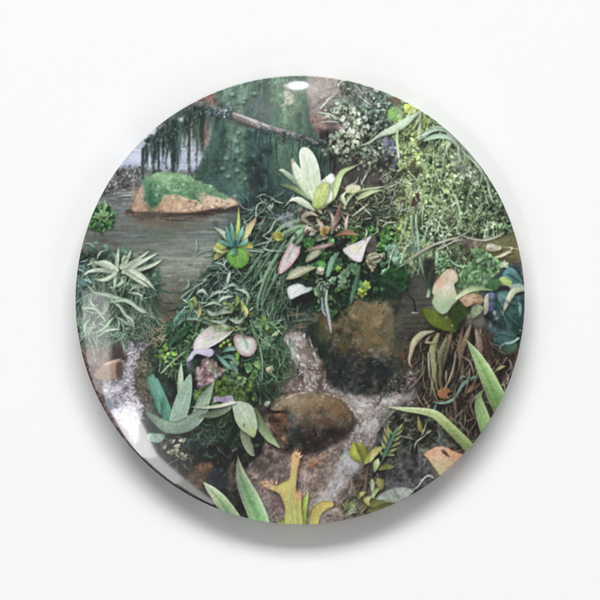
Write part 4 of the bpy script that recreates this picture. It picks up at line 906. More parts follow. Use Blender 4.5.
# --- hanging vine mass on the right
vine = part('printed_vine_curtain', label='thick curtain of tangled yellow green vines on the right')
VI = [(396, 106), (410, 100), (440, 116), (480, 160), (506, 210), (516, 246), (500, 256), (470, 258), (440, 268), (428, 262), (414, 270), (404, 252), (400, 220), (404, 190), (394, 170), (392, 140)]
blob(VI, (98, 108, 80), vine, (78, 84, 66), nz=.22, tex=N_MED, tk=.2, f=4, rag=3)
soft(412, 150, 14, 40, (134, 146, 92), .55, rag=.5); soft(480, 215, 26, 26, (70, 78, 60), .5, rag=.5); soft(465, 225, 14, 12, (84, 78, 62), .5, rag=.5); soft(404, 225, 10, 30, (120, 126, 78), .5, rag=.5)
for k in range(46):
    x, y = spots(VI, 1)[0]; soft(x, y, rnd.uniform(3, 8), rnd.uniform(3, 9), (50, 56, 46), .7, rag=.9)
VP = [(148, 166, 122), (178, 192, 146), (118, 136, 98), (200, 210, 168), (84, 94, 72), (160, 174, 138), (58, 64, 52), (130, 152, 116)]
flecks(VI, 1000, VP, vine, (.7, 1.9), (.45, .85), .2)
leaves(VI, 520, VP, vine, (2.5, 5.5), (.6, 1.7), 90, 170, .22)
strands(VI, 330, [(164, 180, 138), (190, 202, 164), (124, 142, 104), (208, 216, 186), (76, 84, 62)], vine, (4, 12), (.4, .8), 90, 100, .6, sh=.2)
flecks(VI, 420, [(200, 208, 166), (176, 192, 144), (66, 72, 58), (210, 216, 186)], vine, (.5, 1.3), (.4, .8), .15)
flecks([(412, 150), (440, 130), (460, 160), (450, 200), (420, 220)], 260, [(190, 206, 132), (212, 222, 160), (150, 172, 104)], vine, (.7, 1.8), (.4, .8), .2)
YC = [(398, 112), (416, 108), (428, 126), (424, 150), (412, 168), (410, 240), (402, 240), (398, 200), (402, 170), (396, 140)]
flecks(YC, 380, [(192, 202, 132), (170, 184, 112), (214, 220, 164), (140, 152, 94), (92, 98, 66)], vine, (.7, 1.8), (.45, .8), .22)
leaves(YC, 80, [(186, 198, 120), (158, 176, 96), (206, 214, 154)], vine, (3, 7), (1, 2.2), 90, 120)
strands([(400, 180), (414, 180), (416, 250), (404, 262), (400, 230)], 80, [(164, 170, 110), (136, 140, 84), (188, 192, 140)], vine, (8, 20), (.4, .8), 92, 22, .4)
strands([(446, 226), (482, 222), (480, 262), (452, 282), (440, 262)], 120, [(140, 146, 110), (104, 108, 80), (168, 172, 138), (54, 56, 46), (70, 74, 56)], vine, (10, 24), (.4, .8), 95, 16, .3)
leaves([(440, 180), (500, 190), (512, 240), (470, 224)], 140, [(108, 128, 90), (140, 158, 118), (80, 96, 68), (160, 176, 140), (52, 58, 46)], vine, (3, 6), (.9, 2), 0, 180)
leaves([(496, 226), (512, 226), (516, 246), (494, 246)], 36, [(120, 150, 100), (92, 120, 80)], vine, (3, 6), (.8, 1.5), 0, 180)
for (x, y, r, c) in ((414, 170, 6, (64, 52, 42)), (412, 164, 4, (84, 70, 56)), (404, 198, 5, (84, 68, 52)), (428, 215, 5, (60, 54, 48)), (420, 206, 3, (170, 150, 130)), (452, 215, 8, (92, 88, 70)), (456, 160, 6, (110, 106, 104)), (464, 170, 7, (124, 118, 112)), (445, 150, 4, (74, 64, 60))):
    soft(x, y, r, r, c, .8, rag=.4)
blob([(410, 203), (416, 194), (419, 192), (419, 200), (414, 206), (409, 206)], (86, 66, 50), vine, f=1.6)
soft(411, 209, 2.6, 2.6, (206, 190, 168), .8)
for (x, y) in ((398, 118), (394, 112), (391, 116)):
    soft(x, y, 3.4, 3.4, (150, 190, 104), .7, rag=.4)
soft(392, 114, 6, 6, (132, 184, 96), .75, rag=.3); soft(400, 114, 3, 4, (176, 178, 140), .8)
cutleaf(410, 106, 9, (180, 184, 84), vine, 6, 70, 100, w=.36, tip=(196, 198, 110)); soft(412, 108, 6, 5, (186, 190, 92), .5)
soft(425, 120, 5, 5, (134, 146, 66), .8, rag=.5); soft(404, 132, 4, 4, (120, 126, 62), .7, rag=.5); soft(414, 134, 3, 3, (110, 108, 60), .7)
for k in range(34):
    x, y = spots(VI, 1)[0]; soft(x, y, rnd.uniform(1.5, 4), rnd.uniform(2, 5), (44, 50, 40), .65, rag=1.2)
for k in range(90):                                     # trailing stems with small leaves
    x, y = spots(VI, 1)[0]; L = rnd.uniform(12, 34); dx = rnd.uniform(-16, 16); c = pick([(172, 188, 140), (190, 202, 160), (156, 174, 124), (172, 188, 150)]) * lit(x, y)
    q = spline(np.array([(x, y), (x + dx * .6 + rnd.uniform(-2, 2), y + L * .4), (x + dx, y + L)], np.float32), 8)
    stroke(q, .45, c * .85, vine, prof=EVEN, sh=.25)
    for m in range(1, 8):
        sg = rnd.choice((-1, 1)); jx, jy = rnd.uniform(-1.5, 1.5), rnd.uniform(-2, 2)
        if rnd.random() < .7: stroke([(q[m][0] + jx, q[m][1] + jy), (q[m][0] + jx + sg * rnd.uniform(1.2, 4.2), q[m][1] + jy + rnd.uniform(-2.5, 2.5))], rnd.uniform(.5, 1.5), c * rnd.uniform(.7, 1.15), vine, sh=.2, a=rnd.uniform(.5, .9))
purple = part('printed_purple_flower', label='small purple blue blooms beside the vines')
blob([(382, 140), (390, 137), (397, 142), (398, 152), (396, 166), (390, 168), (392, 156), (386, 148)], (106, 108, 124), purple, (84, 86, 98), nz=.2, f=2, rag=1.4)
leaves([(384, 138), (396, 140), (398, 164), (390, 166)], 12, [(124, 124, 146), (104, 106, 124), (148, 150, 162)], purple, (3, 6), (.8, 1.8), 90, 120)
big = lf('leaf', vine, 'long pale grey green leaf across the top', [(420, 111), (408, 120), (396, 128), (384, 133), (378, 136), (368, 143), (356, 146)], [.6, 3.6, 4.2, 2.8, 1.6, 1.2, .4], (168, 188, 160), edge=(134, 158, 132), mid=(186, 202, 178), sh=.5)
for q, w, c in (([(421, 138), (428, 132), (438, 128), (446, 127)], 2.4, (196, 206, 186)), ([(420, 136), (432, 130), (444, 130), (452, 140)], 2.0, (176, 190, 166)), ([(424, 140), (436, 136), (450, 138), (460, 150)], 2.6, (158, 176, 150)), ([(420, 112), (420, 124), (419, 136), (420, 140)], 1.4, (206, 212, 180)), ([(420, 116), (416, 124), (412, 130)], 1.4, (196, 204, 160)),
                ([(398, 128), (397, 140), (399, 160), (400, 170)], 1.3, (190, 202, 150)), ([(440, 124), (462, 144), (478, 164), (490, 186)], 1.8, (150, 158, 140)), ([(446, 130), (462, 150), (472, 160), (484, 176)], 1.4, (170, 172, 156)), ([(458, 146), (459, 156), (461, 162)], 1.6, (180, 190, 168)), ([(450, 142), (446, 150), (450, 160)], 1.2, (176, 184, 160)),
                ([(470, 158), (482, 172), (478, 190)], 1.0, (168, 176, 156)), ([(486, 178), (490, 194), (494, 204)], 1.0, (160, 170, 150)), ([(396, 160), (408, 154), (416, 152)], .8, (90, 84, 70)), ([(396, 186), (410, 180), (424, 178)], .8, (168, 176, 148))):
    stroke(q, w, c, vine, tip=rgb(c) * .95, prof=[.4, 1, .9, .6, .2], sh=.4, edge=rgb(c) * .82)
leaves([(462, 168), (476, 170), (478, 182), (464, 182)], 22, [(164, 168, 142), (136, 138, 116), (188, 190, 168)], vine, (3, 6), (.8, 1.6), 0, 180)
# pale hanging strands at its left side
strands([(384, 168), (402, 166), (404, 214), (388, 208)], 80, [(172, 180, 150), (130, 138, 112), (196, 200, 178), (64, 62, 54)], vine, (6, 16), (.5, .9), 100, 100, 1.0, sh=.4)
for q, w in (([(406, 222), (404, 232), (408, 240), (412, 243)], 1.1), ([(411, 216), (412, 230), (416, 246)], 1.0), ([(416, 220), (418, 240), (420, 260), (427, 284)], 1.2), ([(437, 252), (436, 264), (430, 274), (429, 290), (428, 296)], 1.7), ([(424, 250), (416, 256), (408, 262), (400, 266)], .9), ([(416, 214), (416, 226), (420, 236)], .9), ([(446, 252), (450, 260), (460, 266), (474, 264)], .9)):
    stroke(q, w, (158, 180, 148), vine, tip=(140, 164, 136), prof=EVEN, sh=.5)
soft(411, 262, 3, 3, (186, 196, 150), .8, rag=.4); soft(414, 250, 7, 6, (120, 146, 140), .5, rag=.4); soft(426, 248, 5, 5, (176, 178, 130), .6, rag=.6)
blob([(424, 262), (432, 258), (436, 270), (430, 290), (424, 280)], (46, 46, 40), vine, f=3, a=.8)
leaves([(434, 252), (448, 254), (448, 272), (438, 274)], 50, [(116, 150, 104), (92, 124, 84), (140, 170, 124)], vine, (2.5, 5), (.7, 1.4), 90, 120)

# --- grey twigs and olive leaf on the right edge
twig = part('printed_grey_twig', label='grey forked twig reaching across the vines')
for q, w in (([(404, 262), (416, 254), (430, 246), (446, 240), (458, 237), (466, 232)], 1.2), ([(436, 250), (448, 244), (456, 240), (464, 240), (476, 242), (484, 240)], 1.1), ([(458, 234), (470, 238), (484, 240), (498, 236), (504, 232)], 1.1), ([(464, 240), (472, 242), (488, 244)], 1.6)):
    stroke(q, w, (164, 160, 148), twig, edge=(110, 104, 96), prof=[.5, 1, 1, .6], sh=.5)
blob([(462, 240), (476, 240), (492, 243), (490, 250), (474, 250), (462, 246)], (108, 100, 94), twig, (96, 90, 82), nz=.1, f=1.5, sh=.4)
oliv = part('printed_olive_leaf', label='broad dull olive leaf with a white base at the right rim')
blob([(484, 242), (496, 238), (510, 233), (520, 231), (524, 244), (523, 262), (506, 261), (492, 258), (478, 250), (480, 245)], (116, 116, 84), oliv, (104, 100, 70), nz=.07, edge=(78, 76, 56), ew=3, sh=.5)
stroke([(500, 246), (512, 248), (524, 249)], .8, (170, 170, 140), oliv, prof=EVEN, sh=0, a=.7); stroke([(484, 252), (500, 258), (522, 260)], 2.2, (78, 74, 56), oliv, prof=LEAF, sh=0, a=.6, f=2)
blob([(486, 246), (490, 243.5), (500, 246), (501, 249), (494, 251), (487, 250)], (196, 190, 172), oliv, (172, 168, 146), sh=.4)
stroke([(490, 258), (500, 256), (508, 252), (512, 252)], 1.6, (196, 192, 150), oliv, tip=(210, 206, 180), sh=.4); stroke([(508, 252), (512, 248), (508, 247)], .8, (200, 196, 170), oliv, sh=.3)

# --- feathery moss
feath = part('printed_feathery_moss', label='soft feathery light green moss clump')
FM = [(456, 284), (462, 270), (470, 262), (474, 252), (482, 250), (488, 258), (496, 262), (504, 270), (502, 284), (486, 292), (466, 292)]
blob(FM, (106, 142, 96), feath, (96, 134, 92), nz=.15, tex=N_GRAIN, tk=.16, f=3, rag=2, sh=.4)
for k in range(70):
    x, y = spots(FM, 1)[0]
    a = math.radians(rnd.uniform(-150, -30)); L = rnd.uniform(5, 9)
    frond([(x, y), (x + L * .5 * math.cos(a), y + L * .5 * math.sin(a)), (x + L * math.cos(a + .2), y + L * math.sin(a + .2))], 5, 2.2, .5, pick([(146, 180, 138), (126, 160, 118), (162, 192, 152), (104, 138, 100)]), feath, sh=.14)
leaves([(488, 284), (498, 266), (508, 270), (504, 290), (470, 294)], 30, [(120, 152, 104), (150, 170, 110)], feath, (3, 6), (1, 2), -60, 60)

# --- blue green leaf clump
blue = part('printed_blue_green_plant', label='blue green broad leaved plant at the right rim')
blob([(484, 290), (500, 270), (520, 266), (526, 300), (522, 340), (510, 360), (492, 352), (486, 330), (484, 310)], (58, 72, 76), blue, (52, 72, 72), nz=.15, f=3, rag=1)
def bl(pts, c, c2, label=None, d=(0, 1), edge=None, sh=.5, ew=2.0):
    i = part('leaf', blue, label); blob(pts, c, i, c2, d, nz=.06, edge=edge, ew=ew, sh=sh); return i
cutleaf(504, 266, 6, (176, 196, 164), blue, 5, -90, 90, w=.3)
bl([(502, 282), (504, 271), (511, 267), (520, 276), (522, 284), (512, 284)], (104, 150, 146), (78, 122, 122), 'turquoise top leaf')
bl([(499, 278), (506, 277), (512, 282), (510, 287), (502, 287)], (166, 190, 110), (150, 176, 104), 'small yellow green leaf')
bl([(487, 285), (491, 280), (498, 279), (502, 284), (499, 289), (490, 290)], (74, 110, 70), (64, 96, 62), 'small dark green round leaf')
bl([(504, 290), (512, 284), (522, 284), (524, 290), (514, 292)], (160, 182, 170), (150, 170, 160), 'pale grey leaf')
blob([(498, 288), (504, 285), (510, 288), (508, 294), (500, 294)], (48, 40, 50), blue, f=2)
i = bl([(494, 296), (504, 290), (514, 294), (522, 302), (522, 330), (514, 334), (504, 326), (496, 312)], (70, 108, 104), (44, 74, 64), 'large teal green leaf', edge=(56, 86, 82))
soft(501, 297, 6, 4, (142, 172, 180), .75, rag=.2); soft(510, 314, 8, 8, (76, 120, 104), .4); stroke([(498, 300), (508, 314), (516, 330)], 1.0, (52, 84, 80), i, sh=0, a=.6)
i = bl([(486, 300), (487, 293), (492, 291), (496, 296), (495, 306), (490, 312), (487, 308)], (124, 136, 166), (84, 94, 128), 'lavender blue folded leaf', edge=(80, 84, 116))
bl([(490, 332), (498, 324), (508, 328), (516, 334), (514, 344), (500, 350), (491, 346)], (80, 108, 114), (52, 80, 78), 'dusky blue lower leaf', edge=(60, 84, 90))
bl([(498, 356), (504, 346), (516, 342), (516, 352), (506, 360)], (76, 104, 84), (58, 80, 68), 'dark green bottom leaf')
stroke([(498, 352), (502, 344), (512, 342), (518, 338)], 1.2, (140, 170, 160), blue, sh=.3, prof=EVEN)
petal(blue, [(524, 289), (514, 291), (508, 300), (502, 315)], 3.2, (186, 200, 166), 'pale striped curved blade', tip=(196, 176, 156), edge=(150, 168, 134), prof=[.6, .9, 1, .7, .1], mid=(204, 212, 186))
stroke([(518, 298), (520, 308), (520, 316)], 1.6, (140, 176, 176), blue, sh=.2)
for (x, y, r, c) in ((490, 318, 4, (30, 28, 36)), (486, 316, 3, (32, 34, 30)), (500, 326, 5, (44, 44, 52)), (494, 322, 3, (36, 34, 40)), (486, 340, 4, (70, 58, 52)), (488, 334, 3, (56, 46, 48))):
    soft(x, y, r, r, c, .85, rag=.4)
for q in ([(497, 300), (504, 312), (512, 322), (520, 328)], [(500, 296), (510, 304), (520, 306)], [(498, 308), (504, 322), (508, 330)], [(492, 336), (502, 334), (514, 338)], [(496, 344), (506, 340)], [(506, 274), (512, 276), (520, 282)]):
    stroke(q, 1.3, (34, 52, 52), blue, prof=LEAF, sh=0, a=.6, f=2.0); stroke([(x + 1.6, y - 1.4) for x, y in q], .8, (118, 150, 144), blue, prof=LEAF, sh=0, a=.45, f=1.6)
for k in range(40):
    x, y = rnd.uniform(490, 522), rnd.uniform(296, 350); soft(x, y, rnd.uniform(1, 3), rnd.uniform(1, 3), pick([(34, 46, 48), (104, 134, 132), (60, 90, 84), (28, 36, 40)]), .4, rag=.8)
soft(494, 312, 2, 2.2, (212, 206, 186), .8, rag=.4); soft(496, 318, 1.4, 1.2, (196, 190, 170), .8); soft(490, 325, 2, 4, (150, 142, 150), .7); soft(520, 330, 1, 1, (206, 200, 190), .8)

# --- dry leaves and roots on the right bank
dry = part('printed_dry_roots', label='hanging dry brown leaves and roots on the right bank')
DR = [(412, 338), (430, 326), (460, 322), (488, 330), (500, 352), (522, 350), (520, 380), (500, 424), (470, 462), (440, 452), (420, 420), (414, 392), (420, 366)]
blob(DR, (64, 56, 48), dry, (48, 44, 38), nz=.2, tex=N_VERT, tk=.22, f=4, rag=2)
strands(DR, 260, [(118, 106, 88), (96, 84, 70), (146, 134, 112), (74, 64, 54), (44, 38, 34), (134, 126, 104)], dry, (12, 34), (.5, 1.3), 98, 30, .4, sh=.45)
strands([(446, 380), (500, 360), (516, 366), (496, 420), (466, 452), (446, 430)], 110, [(128, 112, 96), (96, 84, 74), (150, 138, 124), (56, 48, 44)], dry, (8, 22), (.5, 1.1), 120, 60, .6, sh=.45)
for q, w, c in (([(452, 330), (446, 350), (440, 376), (444, 400)], 2.6, (124, 112, 86)), ([(462, 328), (460, 350), (462, 370), (462, 392)], 2.8, (110, 94, 78)), ([(470, 326), (464, 344), (458, 370)], 2.4, (136, 120, 100)), ([(476, 330), (480, 350), (474, 372)], 3.4, (130, 112, 98)), ([(484, 332), (488, 352), (492, 366)], 3.0, (84, 66, 58)),
                ([(438, 334), (432, 350), (434, 372), (430, 396)], 3.4, (138, 138, 104)), ([(446, 338), (440, 356), (441, 378)], 2.4, (120, 122, 92)), ([(430, 336), (426, 342), (436, 342)], 1.6, (160, 156, 130)), ([(456, 354), (452, 372), (446, 386), (442, 392)], 1.1, (166, 158, 132)), ([(446, 370), (446, 384)], .9, (150, 148, 124)), ([(462, 356), (470, 362), (474, 376)], 1.1, (146, 136, 120)),
                ([(466, 392), (474, 386), (480, 384)], 3.2, (124, 98, 80)), ([(456, 398), (456, 420), (455, 436)], 1.4, (110, 96, 82)), ([(474, 398), (480, 392), (486, 388)], .8, (176, 168, 152)), ([(430, 376), (434, 392), (438, 402)], .9, (160, 160, 112)), ([(428, 352), (429, 370), (430, 378)], 1.0, (170, 170, 154)), ([(462, 410), (454, 420), (460, 424)], 1.0, (140, 128, 110)), ([(476, 420), (470, 404), (478, 396)], 1.4, (112, 98, 84))):
    stroke(q, w, c, dry, tip=rgb(c) * .9, edge=rgb(c) * .7, sh=.55, prof=[.5, 1, .9, .7, .2], vein=.05)
i = lf('curled_leaf', dry, 'pale curled leaf hanging by the water', [(434, 331), (422, 334), (414, 342), (411, 352), (409, 362), (412, 368)], [.5, 3.2, 3.4, 2.0, 1.2, .5], (172, 170, 140), tip=(150, 118, 98), edge=(128, 128, 104), mid=(190, 188, 162), sh=.5)
for (x, y) in ((505, 370), (510, 362), (502, 382), (512, 376), (508, 358)):
    stroke([(x, y), (x + 3, y + 6), (x + 2, y + 14)], .9, (150, 138, 126), dry, sh=.4)
stroke([(494, 372), (500, 367), (506, 366)], 1.8, (150, 136, 100), dry, sh=.4)
i = part('orange_leaf', dry, 'small bright orange leaf')
blob([(437, 393), (440, 389), (446, 387), (450, 391), (447, 394), (448, 398), (440, 398)], (170, 120, 80), i, (140, 96, 66), sh=.5, f=1)
stem = part('printed_blue_green_stem', label='twisting blue green stem among dry roots')
stroke([(484, 375), (472, 378), (463, 384), (458, 392), (452, 400), (442, 403), (434, 402)], [1.2, 2.0, 1.9, 1.5, 1.8, 1.3, .6], (110, 138, 126), stem, edge=(62, 84, 76), mid=(142, 166, 152), sh=.6)
for q in ([(470, 368), (468, 380), (464, 396)], [(456, 384), (454, 398), (456, 412)], [(478, 366), (476, 378), (470, 392)]):
    stroke(q, 1.0, (126, 112, 92), dry, sh=.5, prof=[.5, 1, .8, .3])
stroke([(437, 402), (434, 410), (436, 416)], 1.6, (96, 136, 122), stem, sh=.4); stroke([(459, 380), (462, 376), (468, 378)], .9, (120, 152, 140), stem, sh=.4)

# --- pink and green leaf with dark saucer leaves
sauc = part('printed_saucer_leaf', label='dark olive saucer shaped leaf below the pink one')
i = part('leaf', sauc)
blob([(421, 308), (432, 309), (442, 314), (452, 318), (460, 324), (456, 332), (446, 331), (434, 327), (426, 320)], (98, 114, 46), i, (74, 88, 38), (1, 0), nz=.07, edge=(64, 74, 34), ew=2, sh=.5)
i = part('leaf', sauc)
blob([(448, 312), (456, 304), (463, 299), (469, 306), (467, 316), (459, 324), (456, 330), (452, 322)], (66, 90, 46), i, (46, 64, 36), nz=.07, edge=(44, 60, 34), ew=2, sh=.5)
stroke([(423, 308), (438, 312), (452, 321)], .5, (150, 150, 90), i, sh=0, a=.6); soft(446, 317, 1.2, .8, (210, 204, 190), .8); soft(452, 325, 1.2, .8, (206, 196, 170), .8); soft(468, 316, 1.5, 2.4, (176, 170, 140), .7)
pg = part('printed_pink_green_leaf', label='large peach pink leaf fading to mint green')
i = pg
blob([(432, 292), (434, 284), (440, 276), (446, 269.5), (452, 269), (457, 274), (457.5, 281), (454, 284), (456, 292), (458, 299), (452, 305), (447, 312), (441, 313.5), (435, 308), (432, 302), (434, 296)], (220, 188, 168), i, (144, 176, 134), nz=.05, edge=(176, 174, 146), ew=1.8, sh=.55)
soft(440, 282, 4, 7, (214, 160, 136), .7, rag=.3); soft(448, 288, 5, 4, (226, 216, 206), .7, rag=.3); soft(444, 305, 8, 6, (150, 182, 140), .6); soft(436, 300, 3, 8, (150, 180, 140), .6); soft(452, 276, 4, 5, (226, 206, 180), .5)
i = lf('leaf', pg, 'light green curled side leaf', [(456, 298), (466, 291), (478, 288), (492, 290)], 2.6, (176, 200, 150), tip=(150, 178, 124), prof=[.6, 1, 1, .8, .2], edge=(140, 164, 116), sh=.5)
i = part('leaf', pg, 'brown pink folded leaf'); blob([(459, 299), (466, 294), (476, 293), (483, 297), (482, 303), (474, 304), (466, 307), (462, 303)], (176, 152, 124), i, (164, 132, 108), (1, 0), nz=.08, edge=(124, 104, 80), ew=2, sh=.5)
stroke([(462, 298), (472, 299), (482, 299)], 1, (196, 176, 150), i, sh=0, a=.6)
i = part('leaf', pg, 'small grey green inner leaf'); blob([(470, 314), (473, 306), (479, 304), (483, 309), (478, 315), (472, 318)], (150, 164, 128), i, (116, 132, 100), sh=.4)
blob([(484, 298), (488, 294), (488, 310), (484, 314)], (186, 184, 166), part('leaf', pg, 'thin pale upright sliver'), (150, 150, 130), sh=.3)

# ------------------------------------------------------------------ foreground
# --- bottom right bank with grey rock
bankr = part('printed_grey_bank', label='dark grey rock and soil at the lower right')
blob([(374, 452), (376, 432), (388, 412), (404, 404), (428, 412), (446, 440), (460, 470), (440, 500), (400, 516), (372, 520), (366, 480)], (62, 66, 60), bankr, (82, 82, 80), nz=.2, tex=N_MED, tk=.14, f=4, rag=1.5)
blob([(384, 472), (400, 458), (420, 456), (436, 466), (430, 486), (408, 494), (388, 500)], (96, 96, 96), bankr, (84, 84, 84), nz=.12, tex=N_ROCK, tk=.14, f=4, rag=1.5)
flecks([(376, 470), (420, 454), (440, 470), (420, 496), (376, 500)], 170, [(122, 122, 120), (64, 64, 64), (104, 104, 106), (48, 50, 48)], bankr, (.5, 1.2), (.3, .7), .2)
leaves([(384, 416), (420, 412), (440, 436), (420, 452), (392, 440)], 80, [(58, 70, 56), (84, 96, 76), (44, 50, 44), (104, 108, 84), (72, 66, 52)], bankr, (4, 9), (.8, 1.8), 80, 120)
stroke([(372, 444), (378, 428), (392, 412), (400, 407)], 1.2, (166, 160, 158), foam, prof=EVEN, sh=0, a=.7, f=2)
for q, w, c in (([(428, 428), (424, 436), (416, 442), (414, 452)], .9, (160, 168, 150)), ([(416, 440), (406, 437), (400, 436)], .7, (150, 158, 140)), ([(431, 430), (426, 434)], 1.2, (176, 178, 150)), ([(418, 416), (420, 428), (424, 432)], 2.4, (146, 132, 78)), ([(427, 420), (424, 430), (421, 436)], 1.0, (160, 156, 130)), ([(436, 428), (440, 436), (438, 444)], .9, (104, 120, 108))):
    stroke(q, w, c, bankr, sh=.5)
wire = part('printed_white_twig', label='thin white twig curving along the lower right rim')
stroke([(412, 490), (418, 486), (422, 480), (428, 475), (434, 478)], .9, (186, 186, 176), wire, prof=EVEN, sh=.4); stroke([(434, 476), (432, 484), (420, 488)], 1.4, (34, 34, 34), bankr, prof=LEAF, sh=0, a=.7, f=2)
pale = part('printed_pale_stone', label='pale greenish white stone at the bottom rim')
blob([(374, 500), (384, 491), (396, 487), (406, 487), (414, 491), (404, 500), (388, 510), (374, 512)], (178, 186, 176), pale, (136, 146, 136), nz=.08, edge=(112, 122, 112), ew=2.4, sh=.5)
stroke([(392, 490), (398, 496), (402, 500)], .8, (120, 130, 122), pale, sh=0, a=.7)
# --- pale chute of water
fc = part('printed_water_tongue', label='pale bluish tongue of foaming water')
blob([(346, 458), (354, 450), (364, 454), (360, 466), (350, 476), (340, 488), (330, 500), (322, 522), (310, 522), (318, 502), (330, 484), (338, 468)], (166, 168, 176), fc, (140, 126, 124), nz=.10, tex=N_ROCK, tk=.08, f=6, rag=1.4, a=.75)
blob([(340, 456), (350, 450), (356, 453), (348, 460)], (150, 172, 148), fc, f=3)
flow([(360, 448), (352, 462), (342, 478), (330, 496), (318, 520)], 80, 4.4, (8, 26), (.7, 2.2), [(204, 208, 214), (222, 224, 228), (178, 176, 178), (142, 130, 126)], (.2, .5), fc)
for k in range(26):
    x, y = spots([(344, 458), (362, 450), (352, 476), (332, 500), (318, 520), (312, 518)], 1)[0]; soft(x, y, rnd.uniform(2, 4), rnd.uniform(2, 5), pick([(140, 122, 114), (218, 220, 226), (170, 164, 166)]), .4, rag=1.0)
flecks([(344, 458), (362, 450), (352, 476), (332, 500), (320, 516)], 60, [(226, 228, 232), (150, 140, 138)], fc, (.4, 1.0), (.4, .8), 0)
soft(353, 462, 6, 9, (184, 190, 198), .5, rag=.6)
strands([(350, 472), (372, 470), (374, 500), (345, 504)], 80, [(150, 128, 118), (112, 96, 88), (170, 150, 140), (128, 120, 90)], bed, (5, 12), (.4, .8), 110, 50, .6, sh=.2)
# --- leafy stem bottom centre
ls = part('printed_leafy_stem', label='olive yellow leafy sprig at the bottom')
stroke([(368, 464), (366, 480), (364, 500)], 1.1, (116, 90, 80), part('stem', ls), prof=EVEN, sh=.4)
for q, w, c in (([(362, 462), (354, 454), (353, 442)], 4.6, (150, 154, 70)), ([(366, 464), (362, 450), (356, 442)], 4.6, (134, 140, 60)), ([(364, 464), (370, 456), (376, 446)], 4.6, (146, 150, 72)), ([(370, 462), (374, 452), (384, 446)], 4.0, (178, 174, 110)), ([(374, 472), (376, 464), (378, 458)], 3.4, (172, 186, 132)), ([(378, 470), (386, 466), (394, 467)], 3.6, (126, 130, 76)), ([(376, 478), (380, 482), (382, 490)], 4.4, (136, 132, 76)),
                ([(372, 496), (372, 484), (372, 478)], 2.6, (176, 186, 150)), ([(372, 500), (374, 492), (380, 488)], 2.6, (170, 186, 130))):
    petal(ls, q, w, c, tip=rgb(c) * 1.1, edge=rgb(c) * .72, mid=rgb(c) * 1.15)
for q, w, c in (([(362, 510), (368, 503), (378, 504), (392, 502)], 5.0, (122, 124, 70)), ([(366, 512), (380, 508), (392, 502)], 3.6, (104, 108, 62)), ([(352, 514), (350, 506), (354, 500)], 4.2, (150, 170, 110)), ([(346, 516), (352, 510), (360, 512)], 3.2, (160, 170, 140)), ([(342, 512), (346, 506), (344, 502)], 3, (124, 146, 96)), ([(358, 500), (360, 494), (366, 492)], 2.6, (166, 168, 104)), ([(370, 506), (366, 500), (372, 496)], 3, (170, 166, 112))):
    petal(ls, q, w, c, tip=rgb(c) * 1.08, edge=rgb(c) * .72)
strands([(340, 500), (362, 494), (364, 516), (342, 518)], 40, [(120, 126, 90), (70, 72, 56), (158, 164, 134)], bankr, (5, 12), (.4, .8), -90, 40)
# --- toothed leaf
tooth = part('printed_toothed_leaf', label='toothed leaf with yellow lobes and blue green rib')
for (x, y, dx, dy, c) in ((385, 452, 12, -4, (176, 166, 108)), (387, 447, 13, -5, (186, 172, 112)), (390, 441, 12, -6, (192, 176, 116)), (392, 436, 11, -7, (180, 164, 104)), (395, 431, 8, -8, (150, 156, 108)), (384, 454, 11, 1, (166, 170, 128)),
                          (386, 450, -5, -9, (192, 176, 112)), (388, 445, -5, -11, (200, 182, 118)), (390, 440, -6, -12, (206, 188, 126)), (392, 434, -6, -9, (186, 172, 112)), (388, 436, -1, -13, (200, 180, 118)), (384, 456, -5, -6, (160, 156, 100))):
    stroke([(x, y), (x + dx * .5, y + dy * .4), (x + dx, y + dy)], 1.7, (120, 140, 96), tooth, tip=c, prof=[.8, 1, .8, .1], sh=.4)
stroke([(381, 463), (386, 450), (392, 438), (397, 426)], 2.1, (84, 120, 104), tooth, tip=(104, 140, 122), edge=(66, 96, 84), mid=(120, 160, 140), sh=.4)
# --- orange pink leaf at the lower right rim
opl = part('printed_orange_pink_leaf', label='orange pink leaf with a dark spot at the lower right rim')
blob([(423.5, 454), (431, 449), (438, 446), (446, 447), (454, 451), (466, 456), (470, 462), (452, 478), (442, 478), (436, 470), (430, 462), (427, 458)], (222, 170, 140), opl, (196, 186, 136), nz=.05, edge=(206, 150, 120), ew=2, sh=.6)
soft(440, 466, 8, 8, (200, 192, 148), .6); soft(456, 456, 8, 5, (222, 152, 122), .6); soft(434, 454, 6, 4, (220, 160, 132), .5)
stroke([(424, 454), (436, 458), (450, 468)], .7, (206, 190, 150), opl, sh=0, a=.5)
blob([(441, 450.5), (443.5, 449.5), (446, 451.5), (448, 454.5), (450, 457), (447.5, 456.5), (445, 454.5), (442.5, 453)], (66, 54, 50), opl, f=1.2)
for q in ([(424, 454), (440, 456), (462, 458)], [(430, 452), (446, 451), (460, 454)], [(428, 458), (440, 463), (452, 470)], [(434, 450), (450, 450)]):
    stroke(q, .8, (186, 140, 112), opl, sh=0, a=.4, f=1.8)
stroke([(426, 458), (424, 464), (423, 466)], .6, (150, 150, 120), bankr, sh=.2)
